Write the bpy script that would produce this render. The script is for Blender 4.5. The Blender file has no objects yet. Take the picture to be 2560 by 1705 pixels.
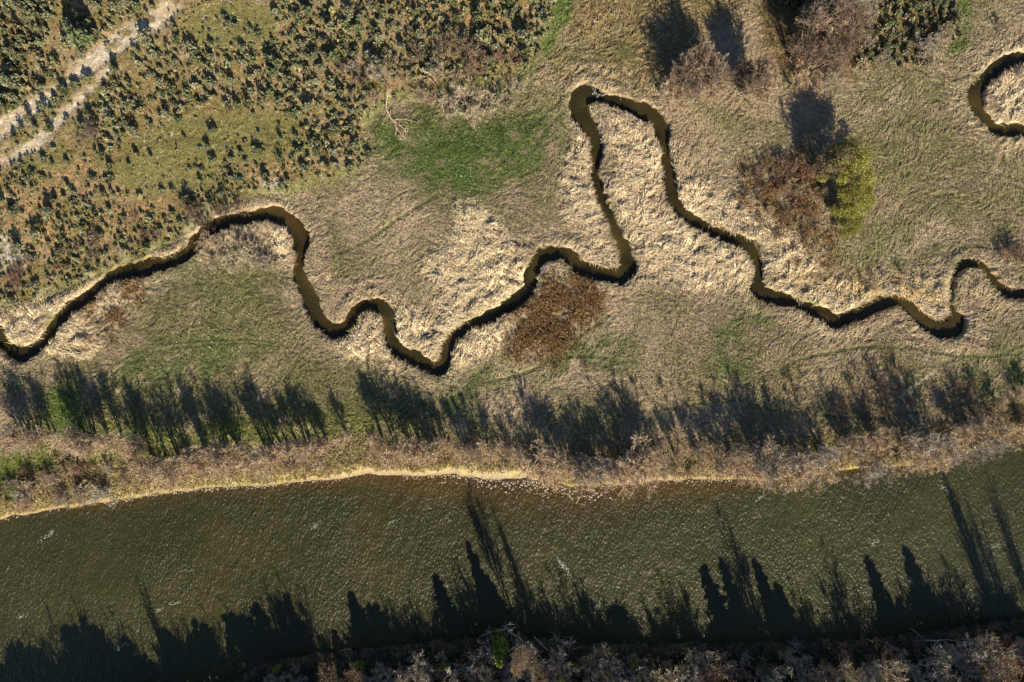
import bpy, math, random
import numpy as np
from mathutils import Vector, Quaternion

# ------------------------------------------------------------------ scale
# plan coordinates: 1 unit of the survey grid = 0.1 m, origin under the camera
S = 0.1; CX, CY = 1280.0, 852.5; CAMH = 171.0
EL = 30.0; COT = 1 / math.tan(math.radians(EL))
SHX, SHY = -0.33, 0.944                      # direction in which shadows fall
scene = bpy.context.scene
COL = scene.collection
random.seed(7); RNG = np.random.default_rng(11)

# ------------------------------------------------------------------ camera
cam_d = bpy.data.cameras.new("camera"); cam = bpy.data.objects.new("camera", cam_d); COL.objects.link(cam)
cam.location = (0, 0, CAMH); cam.rotation_euler = (0, 0, 0)
cam_d.sensor_width = 36; cam_d.lens = 18 * CAMH / 128.0; cam_d.clip_start = 1; cam_d.clip_end = 9000
scene.camera = cam
# ------------------------------------------------------------------ sky
world = bpy.data.worlds.new("World"); scene.world = world; world.use_nodes = True
wn = world.node_tree; bg = wn.nodes["Background"]
sky = wn.nodes.new("ShaderNodeTexSky"); sky.sky_type = 'NISHITA'; sky.sun_disc = False
sky.sun_elevation = math.radians(EL); sky.sun_rotation = math.atan2(-SHX, -SHY)
sky.air_density = 0.8; sky.dust_density = 0.0; sky.altitude = 1200; sky.ozone_density = 2.0
wn.links.new(sky.outputs[0], bg.inputs[0]); bg.inputs[1].default_value = 0.08
# ------------------------------------------------------------------ sun
sun_d = bpy.data.lights.new("sun", 'SUN'); sun_d.energy = 5.0; sun_d.angle = math.radians(0.5)
sun_d.color = (1.0, 0.89, 0.68)
sun = bpy.data.objects.new("sun", sun_d); COL.objects.link(sun)
c = math.cos(math.radians(EL))
sdir = Vector((-SHX * c, -SHY * c, math.sin(math.radians(EL)))).normalized()
sun.rotation_euler = sdir.to_track_quat('Z', 'Y').to_euler(); sun.location = (40, -120, 90)
scene.view_settings.view_transform = 'Standard'; scene.view_settings.look = 'None'
scene.view_settings.gamma = 1.0; scene.view_settings.use_curve_mapping = False
scene.view_settings.exposure = 0.83
scene.cycles.max_bounces = 5; scene.cycles.diffuse_bounces = 2; scene.cycles.glossy_bounces = 2

# ================================================================== helpers
def W(px, py): return ((px - CX) * S, (CY - py) * S)
TAB = [RNG.random((256, 256)).astype(np.float32) * 2 - 1 for _ in range(8)]
def vn(x, y, seed=0):
    T = TAB[seed % 8]; off = seed * 37
    xi = np.floor(x); yi = np.floor(y); fx = (x - xi).astype(np.float32); fy = (y - yi).astype(np.float32)
    fx = fx * fx * (3 - 2 * fx); fy = fy * fy * (3 - 2 * fy)
    xi = (xi.astype(np.int64) + off) & 255; yi = (yi.astype(np.int64) + off * 3) & 255
    x1 = (xi + 1) & 255; y1 = (yi + 1) & 255
    a = T[yi, xi]; b = T[yi, x1]; c_ = T[y1, xi]; d = T[y1, x1]
    return (a + (b - a) * fx) * (1 - fy) + (c_ + (d - c_) * fx) * fy
def fbm(x, y, size, seed=0, octv=3):
    s = 0; amp = 1; tot = 0; f = 1.0 / size; ca, sa = math.cos(.6), math.sin(.6)
    for i in range(octv):
        s = s + amp * vn(x * f, y * f, seed + i); tot += amp; amp *= .5; f *= 2.03
        x, y = x * ca - y * sa, x * sa + y * ca
    return s / tot
def sm(t): t = np.clip(t, 0, 1); return t * t * (3 - 2 * t)
def tag(o, label=None, cat=None, group=None, kind=None):
    if label: o['label'] = label
    if cat: o['category'] = cat
    if group: o['group'] = group
    if kind: o['kind'] = kind
    return o
def mesh_from(name, verts, faces4=None, faces3=None, cols=None, smooth=False, mat=None):
    me = bpy.data.meshes.new(name)
    verts = np.ascontiguousarray(verts, dtype=np.float32)
    n4 = 0 if faces4 is None else len(faces4); n3 = 0 if faces3 is None else len(faces3)
    parts = []; starts = []
    if n4: parts.append(np.asarray(faces4, dtype=np.int32).ravel()); starts.append(np.arange(n4) * 4)
    if n3: parts.append(np.asarray(faces3, dtype=np.int32).ravel()); starts.append(n4 * 4 + np.arange(n3) * 3)
    li = np.concatenate(parts); st = np.concatenate(starts).astype(np.int32)
    me.vertices.add(len(verts)); me.vertices.foreach_set("co", verts.ravel())
    me.loops.add(len(li)); me.loops.foreach_set("vertex_index", li)
    me.polygons.add(n4 + n3); me.polygons.foreach_set("loop_start", st)
    me.polygons.foreach_set("use_smooth", np.full(n4 + n3, smooth, dtype=bool))
    if cols is not None:
        at = me.color_attributes.new("Col", 'FLOAT_COLOR', 'POINT')
        cc = np.ones((len(verts), 4), dtype=np.float32); cc[:, :3] = cols
        at.data.foreach_set("color", cc.ravel())
    me.update(calc_edges=True)
    if mat: me.materials.append(mat)
    return me
def obj(name, me, parent=None):
    o = bpy.data.objects.new(name, me); COL.objects.link(o)
    if parent: o.parent = parent
    return o
def empty(name, loc=(0, 0, 0)):
    o = bpy.data.objects.new(name, None); o.location = loc; o.empty_display_size = .5; COL.objects.link(o); return o
def nrm(v): return v / (np.linalg.norm(v, axis=-1, keepdims=True) + 1e-9)

# ---- geometry soups
def quads(c, u, v, col):
    n = len(c); V = np.empty((n, 4, 3), np.float32)
    V[:, 0] = c - u - v; V[:, 1] = c + u - v * .6; V[:, 2] = c + u * .7 + v; V[:, 3] = c - u * .8 + v * .9
    F = np.arange(n * 4).reshape(n, 4)
    return V.reshape(-1, 3), F, np.repeat(col, 4, axis=0)
def leaves(c, size, col, rng, flat=0.0):
    n = len(c); a = nrm(rng.normal(size=(n, 3)) * [1, 1, 1 - flat]); b = nrm(np.cross(a, rng.normal(size=(n, 3))))
    sz = (size * rng.uniform(.6, 1.35, n))[:, None]
    return quads(c, a * sz, b * sz * .6, col)
def ribbons(p0, p1, w0, w1, col, rng):
    n = len(p0); d = p1 - p0; s = nrm(np.cross(d, rng.normal(size=(n, 3))))
    V = np.empty((n, 4, 3), np.float32)
    V[:, 0] = p0 - s * w0[:, None] / 2; V[:, 1] = p0 + s * w0[:, None] / 2
    V[:, 2] = p1 + s * w1[:, None] / 2; V[:, 3] = p1 - s * w1[:, None] / 2
    return V.reshape(-1, 3), np.arange(n * 4).reshape(n, 4), np.repeat(col, 4, axis=0)
def tubes(p0, p1, r0, r1, col, n=5):
    m = len(p0); d = nrm(p1 - p0); up = np.where(np.abs(d[:, 2:3]) > .9, [[1., 0, 0]], [[0, 0, 1.]])
    a = nrm(np.cross(d, up)); b = np.cross(d, a); V = np.empty((m, 2, n, 3), np.float32)
    for k in range(n):
        t = 2 * math.pi * k / n; o = a * math.cos(t) + b * math.sin(t)
        V[:, 0, k] = p0 + o * r0[:, None]; V[:, 1, k] = p1 + o * r1[:, None]
    base = (np.arange(m) * 2 * n)[:, None, None]; k = np.arange(n); k1 = (k + 1) % n
    F = base + np.stack([k, k1, k1 + n, k + n], axis=1)[None]
    return V.reshape(-1, 3), F.reshape(-1, 4), np.repeat(col, 2 * n, axis=0)
def join(parts):
    vs, fs, cs = [], [], []; o = 0
    for v, f, c_ in parts:
        vs.append(v); fs.append(f + o); cs.append(c_); o += len(v)
    return np.concatenate(vs), np.concatenate(fs), np.concatenate(cs)
def vary(base, n, rng, amt=.2, hue=.06):
    b = np.array(base)[None] * (1 + rng.uniform(-amt, amt, (n, 1))); return np.clip(b * (1 + rng.uniform(-hue, hue, (n, 3))), 0, 1)

# ================================================================== materials
def attr_mat(name, rough=.9, spec=.15, randv=.25, bump=0, nscale=6.0, namt=.35, transl=0.0):
    m = bpy.data.materials.new(name); m.use_nodes = True; nt = m.node_tree; N = nt.nodes; L = nt.links
    bs = N["Principled BSDF"]; bs.inputs["Roughness"].default_value = rough
    bs.inputs["Specular IOR Level"].default_value = spec
    at = N.new("ShaderNodeAttribute"); at.attribute_name = "Col"
    col = at.outputs["Color"]
    hs = N.new("ShaderNodeHueSaturation"); L.new(col, hs.inputs["Color"])
    tc = N.new("ShaderNodeTexCoord")
    no = N.new("ShaderNodeTexNoise"); no.inputs["Scale"].default_value = nscale; no.inputs["Detail"].default_value = 3
    L.new(tc.outputs["Object"], no.inputs["Vector"])
    mr = N.new("ShaderNodeMapRange"); mr.inputs[1].default_value = .3; mr.inputs[2].default_value = .7
    mr.inputs[3].default_value = 1 - namt; mr.inputs[4].default_value = 1 + namt
    L.new(no.outputs["Fac"], mr.inputs[0])
    if randv:
        oi = N.new("ShaderNodeObjectInfo"); m2 = N.new("ShaderNodeMapRange")
        m2.inputs[3].default_value = 1 - randv; m2.inputs[4].default_value = 1 + randv
        L.new(oi.outputs["Random"], m2.inputs[0])
        mu = N.new("ShaderNodeMath"); mu.operation = 'MULTIPLY'
        L.new(mr.outputs[0], mu.inputs[0]); L.new(m2.outputs[0], mu.inputs[1]); L.new(mu.outputs[0], hs.inputs["Value"])
    else: L.new(mr.outputs[0], hs.inputs["Value"])
    L.new(hs.outputs[0], bs.inputs["Base Color"])
    if bump:
        bp = N.new("ShaderNodeBump"); bp.inputs["Strength"].default_value = 1; bp.inputs["Distance"].default_value = bump
        L.new(no.outputs["Fac"], bp.inputs["Height"]); L.new(bp.outputs[0], bs.inputs["Normal"])
    if transl:
        tr = N.new("ShaderNodeBsdfTranslucent"); mx = N.new("ShaderNodeMixShader"); mx.inputs[0].default_value = transl
        L.new(hs.outputs[0], tr.inputs[0]); L.new(bs.outputs[0], mx.inputs[1]); L.new(tr.outputs[0], mx.inputs[2])
        L.new(mx.outputs[0], N["Material Output"].inputs["Surface"])
    return m
M_ground = attr_mat("ground_cover", randv=0, bump=.06, nscale=5.5, namt=.30)
M_grass = attr_mat("dry_grass", randv=0, nscale=1.2, namt=.12, transl=.15)
M_leaf = attr_mat("scrub_leaves", rough=.8, spec=.2, transl=.2)
M_twig = attr_mat("bare_twigs", rough=.8, randv=.15, nscale=1.0, namt=.15)
M_bark = attr_mat("bark", rough=.9, randv=.2, nscale=3)
M_needle = attr_mat("conifer_needles", rough=.7, spec=.25)
M_dead = attr_mat("bleached_dead_wood", rough=.85, randv=.1, nscale=4)
M_stone = attr_mat("river_stone", rough=.75, randv=.35, nscale=5, bump=.02)
M_gravel = attr_mat("gravel", randv=0, bump=.05, nscale=9, namt=.35)
M_foam = attr_mat("foam", rough=.6, randv=0, namt=.1)

def water_mat(name, deep, shallow, wscale, stretch, rot, dist, rough, attr=True):
    m = bpy.data.materials.new(name); m.use_nodes = True; nt = m.node_tree; N = nt.nodes; L = nt.links
    bs = N["Principled BSDF"]; bs.inputs["Roughness"].default_value = rough; bs.inputs["IOR"].default_value = 1.33
    tc = N.new("ShaderNodeTexCoord")
    n1 = N.new("ShaderNodeTexNoise"); n1.inputs["Scale"].default_value = .035; n1.inputs["Detail"].default_value = 4
    L.new(tc.outputs["Object"], n1.inputs["Vector"])
    at = N.new("ShaderNodeAttribute"); at.attribute_name = "Col"
    mx = N.new("ShaderNodeMix"); mx.data_type = 'RGBA'; mx.blend_type = 'MULTIPLY'; mx.inputs[0].default_value = 1
    mr = N.new("ShaderNodeMapRange"); mr.inputs[1].default_value = .35; mr.inputs[2].default_value = .65
    mr.inputs[3].default_value = .8; mr.inputs[4].default_value = 1.2; L.new(n1.outputs["Fac"], mr.inputs[0])
    L.new(at.outputs["Color"], mx.inputs[6]); L.new(mr.outputs[0], mx.inputs[7]); L.new(mx.outputs[2], bs.inputs["Base Color"])
    mp = N.new("ShaderNodeMapping"); mp.inputs["Rotation"].default_value[2] = rot
    mp.inputs["Scale"].default_value = (1, stretch, 1)
    L.new(tc.outputs["Object"], mp.inputs["Vector"])
    def noise(sc, det, dis=0.0):
        n = N.new("ShaderNodeTexNoise"); n.inputs["Scale"].default_value = sc; n.inputs["Detail"].default_value = det
        n.inputs["Distortion"].default_value = dis; L.new(mp.outputs[0], n.inputs["Vector"]); return n
    a = noise(wscale, 3.0, .4); b = noise(wscale * .22, 2, .3)
    # patches of rougher and calmer water
    n3 = N.new("ShaderNodeTexNoise"); n3.inputs["Scale"].default_value = .06; n3.inputs["Detail"].default_value = 3
    L.new(tc.outputs["Object"], n3.inputs["Vector"])
    m3 = N.new("ShaderNodeMapRange"); m3.inputs[1].default_value = .35; m3.inputs[2].default_value = .65
    m3.inputs[3].default_value = .72; m3.inputs[4].default_value = 1.15; L.new(n3.outputs["Fac"], m3.inputs[0])
    mu = N.new("ShaderNodeMath"); mu.operation = 'MULTIPLY'; L.new(a.outputs["Fac"], mu.inputs[0]); L.new(m3.outputs[0], mu.inputs[1])
    ad = N.new("ShaderNodeMath"); ad.operation = 'MULTIPLY_ADD'; ad.inputs[1].default_value = 1.2
    L.new(b.outputs["Fac"], ad.inputs[0]); L.new(mu.outputs[0], ad.inputs[2])
    bp = N.new("ShaderNodeBump"); bp.inputs["Strength"].default_value = 1; bp.inputs["Distance"].default_value = dist
    L.new(ad.outputs[0], bp.inputs["Height"]); L.new(bp.outputs[0], bs.inputs["Normal"])
    return m
M_river = water_mat("river_water", 0, 0, 2.3, .5, math.radians(-55), .38, .36)
M_creek = water_mat("creek_water", 0, 0, 1.6, .7, .4, .16, .25)

# ================================================================== survey lines
CREEK = [(-60,700,30),(-30,790,30),(-8,828,32),(10,862,32),(42,883,34),(77,874,32),(107,853,30),(126,826,30),(153,791,30),(180,764,30),(214,745,28),(245,718,28),
(276,695,34),(306,682,40),(341,672,38),(375,662,34),(413,655,28),(444,643,30),(471,622,30),(494,599,34),(520,578,32),(547,561,34),(585,550,30),
(628,544,30),(666,533,30),(696,536,34),(723,554,36),(743,577,38),(752,603,38),(750,634,32),(744,665,28),(746,691,30),(762,722,34),
(777,753,34),(788,783,34),(807,812,34),(834,829,34),(861,818,32),(880,795,32),(895,772,32),(922,762,32),(949,766,32),(968,784,30),
(974,810,28),(974,837,28),(983,862,30),(1010,883,28),(1044,898,26),(1075,915,28),(1094,921,32),(1109,906,34),(1112,875,36),(1125,848,34),
(1151,827,30),(1190,810,27),(1236,787,27),(1274,764,27),(1305,743,28),(1324,718,28),(1328,688,32),(1339,657,32),(1356,640,34),(1389,630,34),
(1419,636,34),(1438,653,30),(1461,670,30),(1496,679,30),(1530,685,34),(1557,687,38),(1569,672,36),(1567,653,32),(1557,622,26),(1542,584,26),(1523,542,26),
(1504,508,28),(1492,475,28),(1484,432,26),(1485,394,28),(1488,360,30),(1481,329,30),(1465,302,32),(1452,279,42),(1449,256,44),(1460,238,44),
(1483,235,38),(1511,246,30),(1546,254,30),(1580,260,32),(1614,273,34),(1641,297,32),(1656,329,28),(1661,367,26),(1666,406,26),(1671,444,26),
(1677,482,28),(1690,513,32),(1712,537,32),(1740,557,32),(1775,577,30),(1813,585,28),(1848,600,32),(1874,619,34),(1888,649,30),(1893,680,30),
(1892,712,36),(1905,733,36),(1943,745,30),(1989,756,26),(2027,772,26),(2066,789,28),(2090,803,30),(2127,793,30),(2169,776,30),(2207,756,30),(2242,751,30),
(2269,764,34),(2292,785,36),(2322,806,38),(2350,824,46),(2384,812,68),(2384,785,34),(2376,750,16),(2376,707,14),(2384,682,17),(2406,663,18),(2437,657,20),
(2464,668,22),(2479,695,22),(2498,719,26),(2529,732,22),(2560,732,20),(2600,720,22),(2680,650,24)]
OXBOW = [(2680,120,24),(2600,132,24),(2560,143,24),(2521,154,28),(2483,180,30),(2455,208,32),(2440,238,42),(2449,270,36),(2471,299,28),(2492,322,32),(2525,322,32),(2560,325,28),(2600,345,24),(2700,420,24)]
NB = [(-400,1370),(-100,1312),(0,1300),(57,1288),(153,1273),(237,1262),(310,1251),(383,1239),(497,1226),(631,1220),(727,1208),(842,1199),(907,1190),(983,1192),(1060,1194),(1136,1191),(1174,1195),(1205,1202),(1327,1201),(1366,1208),(1442,1220),(1538,1215),(1653,1204),(1821,1204),(1966,1204),(2119,1180),(2234,1170),(2387,1151),(2470,1120),(2502,1108),(2560,1080),(2700,1030),(3200,900)]
SB = [(-400,1920),(0,1830),(300,1785),(470,1745),(593,1704),(631,1676),(689,1656),(765,1643),(842,1636),(983,1622),(1098,1611),(1213,1601),(1327,1602),(1442,1616),(1730,1618),(1890,1614),(2119,1606),(2310,1591),(2440,1573),(2560,1553),(2700,1530),(3200,1430)]
NBx, NBy = zip(*[W(*p) for p in NB]); SBx, SBy = zip(*[W(*p) for p in SB])
def catmull(pts, k=5):
    P = np.array(pts, float); out = []
    for i in range(len(P) - 1):
        p0 = P[max(i - 1, 0)]; p1 = P[i]; p2 = P[i + 1]; p3 = P[min(i + 2, len(P) - 1)]
        for j in range(k):
            t = j / k
            out.append(.5 * (2 * p1 + (p2 - p0) * t + (2 * p0 - 5 * p1 + 4 * p2 - p3) * t * t + (3 * p1 - p0 - 3 * p2 + p3) * t ** 3))
    out.append(P[-1]); return np.array(out)
def line_world(pts, k=4):
    C = catmull(pts, k); C[:, 0] = (C[:, 0] - CX) * S; C[:, 1] = (CY - C[:, 1]) * S; C[:, 2] *= S; return C
CRW = line_world(CREEK, 3); OXW = line_world(OXBOW, 4)

# ================================================================== ground grid
def axis(a, b, step, far, ratio=1.22):
    core = list(np.arange(a, b + step / 2, step)); lo = []; hi = []; d = step * 2; x = a
    while x > -far: x -= d; lo.append(x); d *= ratio
    d = step * 2; x = core[-1]
    while x < far: x += d; hi.append(x); d *= ratio
    return np.array(lo[::-1] + core + hi)
GX = axis(-134, 134, .21, 2500); GY = axis(-92, 92, .21, 2500)
X, Y = np.meshgrid(GX, GY); X = X.astype(np.float32); Y = Y.astype(np.float32)
PX = X / S + CX; PY = CY - Y / S              # survey units
def polyline_dist(C, X, Y, reach=8.0):
    """distance minus half width (metres) to a polyline with widths"""
    D = np.full(X.shape, 99.0, np.float32)
    for i in range(len(C) - 1):
        a, b = C[i], C[i + 1]; r = reach
        x0, x1 = min(a[0], b[0]) - r, max(a[0], b[0]) + r; y0, y1 = min(a[1], b[1]) - r, max(a[1], b[1]) + r
        ix = slice(*np.searchsorted(GX, [x0, x1])); iy = slice(*np.searchsorted(GY, [y0, y1]))
        xs = X[iy, ix]; ys = Y[iy, ix]
        if xs.size == 0: continue
        dx, dy = b[0] - a[0], b[1] - a[1]; L2 = dx * dx + dy * dy + 1e-9
        t = np.clip(((xs - a[0]) * dx + (ys - a[1]) * dy) / L2, 0, 1)
        d = np.hypot(xs - a[0] - t * dx, ys - a[1] - t * dy) - (a[2] + (b[2] - a[2]) * t) / 2
        D[iy, ix] = np.minimum(D[iy, ix], d)
    return D
# coarse lattice for zone outlines
ZX = np.arange(-150, 150.5, 1.0); ZY = np.arange(-105, 105.5, 1.0); zX, zY = np.meshgrid(ZX, ZY)
zPX = zX / S + CX; zPY = CY - zY / S
def bil(F, x, y):
    fx = np.clip((x - ZX[0]), 0, len(ZX) - 1.001); fy = np.clip((y - ZY[0]), 0, len(ZY) - 1.001)
    i = fx.astype(int); j = fy.astype(int); u = fx - i; v = fy - j
    return (F[j, i] * (1 - u) + F[j, i + 1] * u) * (1 - v) + (F[j + 1, i] * (1 - u) + F[j + 1, i + 1] * u) * v
def sdf(poly):
    """signed distance in metres, positive inside, on the coarse lattice"""
    P = np.array(poly, float); n = len(P); D = np.full(zPX.shape, 1e9); ins = np.zeros(zPX.shape, bool)
    for i in range(n):
        a = P[i]; b = P[(i + 1) % n]; d = b - a; t = np.clip(((zPX - a[0]) * d[0] + (zPY - a[1]) * d[1]) / (d @ d + 1e-9), 0, 1)
        D = np.minimum(D, np.hypot(zPX - a[0] - t * d[0], zPY - a[1] - t * d[1]))
        cnd = ((a[1] > zPY) != (b[1] > zPY)) & (zPX < (b[0] - a[0]) * (zPY - a[1]) / (b[1] - a[1] + 1e-12) + a[0]); ins ^= cnd
    return np.where(ins, D, -D) * S
N1 = fbm(X, Y, 9.0, 1, 4); N2 = fbm(X, Y, 3.2, 2, 4); N3 = fbm(X, Y, .9, 3, 3); N4 = fbm(X + 50, Y, 22.0, 4, 3)
def zone(poly, feather=2.0, amp=3.0, n=None):
    s = bil(sdf(poly), X, Y); return sm((s + (N2 * .5 + N1 * .7) * amp) / feather * .5 + .5)
def lerp(a, b, t): return a + (b - a) * t[..., None]

Dcreek = np.minimum(polyline_dist(CRW, X, Y), polyline_dist(OXW, X, Y))
yN = np.interp(X, NBx, NBy); yS = np.interp(X, SBx, SBy)
dN = Y - yN + .5 * fbm(X, Y * 0, 3.0, 5, 3); dS = yS - Y + .8 * fbm(X, Y * 0, 4.0, 6, 3) + .9 * fbm(X, Y, 1.8, 2, 3)   # >0 on land
dRiver = np.maximum(dN, dS)

# flow of the matted grass
TH = 2.4 * fbm(X, Y, 14.0, 3, 2) + 1.6 * fbm(X, Y, 4.0, 5, 2) + .35
FX = np.cos(TH); FY = np.sin(TH)
LIC = np.zeros_like(X)
for k in range(-4, 5): LIC += vn((X + FX * k * .17) / .34, (Y + FY * k * .17) / .34, 6)
LIC /= 3.2
BIG = np.zeros_like(X)
for k in range(-3, 4): BIG += vn((X + FX * k * .4) / .9, (Y + FY * k * .4) / .9, 7)
BIG /= 3.4

SCRUB = [(-200,-60),(1400,-60),(1385,70),(1330,165),(1235,215),(1120,240),(960,260),(905,330),(935,400),(880,440),(770,470),(720,495),(620,500),(540,530),(470,590),(330,668),(180,730),(0,780),(-200,840)]
z_scrub = zone(SCRUB, 1.5, 1.5)
z_moss = np.maximum.reduce([zone(p, 2.5, 3) for p in [
    [(260,430),(330,350),(470,290),(700,270),(780,330),(780,370),(640,400),(560,430),(520,470),(380,500),(330,470)],
    [(490,30),(560,5),(690,5),(700,90),(640,110),(520,120),(470,110)],
    [(90,390),(170,360),(180,400),(120,430),(20,440),(10,420)], [(180,290),(280,190),(300,200),(230,290),(170,330)]]])
z_orange = np.maximum.reduce([zone(p, 3.5, 5) for p in [
    [(-100,440),(180,400),(300,440),(470,490),(540,450),(720,400),(760,450),(620,490),(500,545),(430,600),(300,660),(150,640),(-100,560)],
    [(160,330),(180,280),(280,200),(300,210),(200,330)],[(450,90),(500,10),(560,0),(520,60),(480,120)],[(700,0),(760,40),(760,200),(700,160)],[(1000,0),(1350,0),(1330,90),(1100,80)]]])
z_gravel = np.maximum(zone([(-60,340),(60,265),(170,185),(240,125),(300,75),(370,40),(420,0),(450,20),(400,70),(330,110),(250,165),(140,245),(60,310),(-60,380)], 1.2, 2.0),
    zone([(-60,430),(10,395),(90,345),(150,280),(215,220),(268,175),(272,190),(225,245),(170,300),(120,345),(85,375),(20,412),(-60,450)], 1.2, 2.0))
z_gravel = z_gravel * sm(.85 + N2 * 1.3 + N3 * .5)
z_white = np.maximum(zone([(0,580),(40,595),(70,640),(60,680),(20,660),(-20,620)], 1.5, 2), zone([(655,440),(700,450),(690,490),(660,480)], 1, 1.5))
z_lush = zone([(940,330),(1010,300),(1060,280),(1120,320),(1200,300),(1290,285),(1370,300),(1395,340),(1360,380),(1300,420),(1230,455),(1150,470),(1080,470),(1010,430),(960,390)], 4, 3)
z_halo = zone([(880,330),(1060,250),(1400,180),(1430,260),(1420,340),(1360,440),(1260,490),(1150,560),(1080,500),(1000,460),(900,420)], 6, 6)
z_strip = np.maximum(zone([(1390,-30),(1440,-30),(1425,40),(1390,110),(1345,170),(1290,220),(1240,260),(1230,240),(1300,190),(1350,130),(1380,60)], 1.0, 1.4),
    zone([(2395,-30),(2425,-30),(2430,60),(2425,110),(2390,140),(2370,160),(2360,130),(2400,90),(2405,40)], 1.2, 1.6))
z_upmid = zone([(1420,-50),(1900,-50),(1860,60),(1760,120),(1700,200),(1640,240),(1560,240),(1480,210),(1350,240),(1300,270),(1330,200),(1400,90)], 5, 6)
z_wood = zone([(1900,-60),(2400,-60),(2400,60),(2330,130),(2180,170),(2060,180),(1960,190),(1900,150)], 2.5, 3)
z_heath = zone([(1275,770),(1330,750),(1380,700),(1420,690),(1480,700),(1500,745),(1480,800),(1430,840),(1400,880),(1340,900),(1300,900),(1280,850)], 3.5, 4)
z_heath2 = np.maximum(zone([(1820,470),(1880,420),(1990,400),(2060,450),(2070,600),(2060,660),(2000,640),(1960,590),(1880,560),(1830,520)], 4, 6), zone([(190,800),(230,740),(330,700),(350,720),(330,780),(290,850),(240,840)], 3, 3.5))
z_heath3 = zone([(1980,690),(2060,680),(2200,690),(2330,690),(2340,740),(2250,740),(2130,770),(2000,730)], 3, 4)
z_bright = np.maximum.reduce([zone(p, 2.4, 3.5) for p in [
    [(1490,275),(1600,280),(1640,330),(1650,420),(1660,520),(1720,570),(1850,620),(1875,660),(1870,720),(1740,740),(1620,700),(1580,620),(1540,520),(1510,420),(1505,340)],
    [(1060,640),(1130,560),(1140,510),(1220,520),(1260,590),(1330,640),(1320,720),(1260,770),(1150,810),(1100,870),(1080,900),(1000,850),(990,790),(1080,780),(1120,720),(1060,690)],
    [(1420,600),(1470,540),(1500,560),(1540,620),(1550,680),(1460,660),(1420,620)],[(1400,450),(1450,340),(1480,400),(1490,500),(1530,600),(1440,600),(1400,540)],
    [(1690,480),(1800,440),(1960,560),(2060,650),(2060,700),(1940,730),(1900,620),(1840,580),(1740,550)],
    [(2120,700),(2300,690),(2370,680),(2365,780),(2330,800),(2260,740),(2130,780),(2060,790),(1930,740),(1960,690)],
    [(840,860),(900,800),(960,800),(965,870),(1000,890),(900,900),(850,890)],[(660,580),(720,570),(740,620),(735,670),(700,680),(670,640)],
    [(0,800),(80,800),(110,830),(90,860),(40,870),(0,830)],[(120,860),(180,780),(220,790),(260,850),(270,870),(200,890),(130,880)],
    [(2470,220),(2600,160),(2600,320),(2500,310)],[(0,770),(180,730),(330,672),(520,570),(540,590),(400,650),(290,680),(150,780),(100,800),(0,800)],
    [(1130,880),(1180,830),(1260,800),(1270,850),(1180,900),(1120,930)]]])
z_meadowL = zone([(400,680),(520,600),(700,620),(740,720),(790,850),(840,900),(1000,940),(1200,1000),(1200,1080),(100,1080),(60,900),(260,890),(330,820)], 5, 6)
z_greenL = np.maximum(zone([(300,900),(400,865),(560,845),(620,880),(540,950),(420,960),(300,950)], 6, 7), zone([(430,670),(480,660),(520,720),(640,700),(740,680),(730,740),(600,760),(460,720)], 6, 6) * .6)
z_green2 = np.maximum.reduce([zone(p, 4, 6) for p in [[(1440,830),(1520,840),(1600,870),(1560,930),(1440,920),(1300,950),(1150,990),(1120,960),(1300,920)],
    [(1800,800),(1850,780),(1860,900),(1820,930),(1790,880)],[(1880,760),(1930,780),(1940,830),(1880,810)],[(120,980),(200,970),(230,1060),(160,1080),(120,1050)],
    [(-60,1120),(30,1130),(70,1200),(40,1260),(-60,1240)],[(2400,900),(2600,860),(2600,1000),(2470,980)],[(1080,950),(1180,960),(1180,1020),(1090,1020)]]])
z_greenR = zone([(2060,560),(2200,540),(2330,560),(2360,620),(2280,680),(2180,690),(2070,660)], 8, 10)
z_meadR = zone([(2080,200),(2400,150),(2440,300),(2600,420),(2600,640),(2300,600),(2150,560),(2170,420),(2060,260)], 8, 8)
d_bank = dN                                        # metres north of the big river
z_riverwood = sm((11.5 - d_bank + N1 * 4) / 3)
# ------------------------------------------------------------------ ground colours
C = lambda *a: np.array(a, np.float32)
TAN, TAN2, PALE = C(.335,.26,.17), C(.26,.195,.13), C(.58,.465,.305)
OLIVE, GREEN, LUSH = C(.155,.148,.062), C(.10,.122,.043), C(.075,.112,.027)
MOSS, ORANGE, SOIL = C(.20,.16,.06), C(.36,.205,.095), C(.13,.085,.04)
BROWN, OCHRE, SAND, GRAV = C(.16,.085,.04), C(.36,.285,.115), C(.35,.28,.165), C(.47,.42,.34)
near = sm((7.0 - Dcreek + N1 * 4) / 5)
g = .40 + .55 * N1 + .45 * N2 + .30 * N4
g = g * .75 + .15 * LIC
col = lerp(np.broadcast_to(TAN, X.shape + (3,)), TAN2, sm(.5 + N4 * 1.6 + N1 * .6))
col = lerp(col, OLIVE, sm(g * 1.15 - .02) * (1 - near * .8))
col = lerp(col, OLIVE * .9 + TAN * .1, z_meadR * sm(.6 + N2 * .9) * .7)
col = lerp(col, OLIVE * .9, z_meadowL * sm(.9 + N2 * .8 + N1 * .5) * .82)
col = lerp(col, GREEN, z_greenL * sm(.75 + N2 * .9) * .9)
col = lerp(col, GREEN * .8 + OLIVE * .2, z_greenR * sm(.45 + N2 * .9) * .6)
col = lerp(col, GREEN, z_green2 * sm(.7 + N2 * .9))
col = lerp(col, OLIVE * .45 + GREEN * .55, z_halo * sm(.8 + N2 * .8 + N3 * .3) * .9)
col = lerp(col, LUSH, z_lush * sm(.9 + N2 * .8 + N3 * .6))
col = col * (1 - (z_lush * sm((440 - PY) / 130) * sm(.35 + N2 * 1.1) * .35))[..., None]
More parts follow.
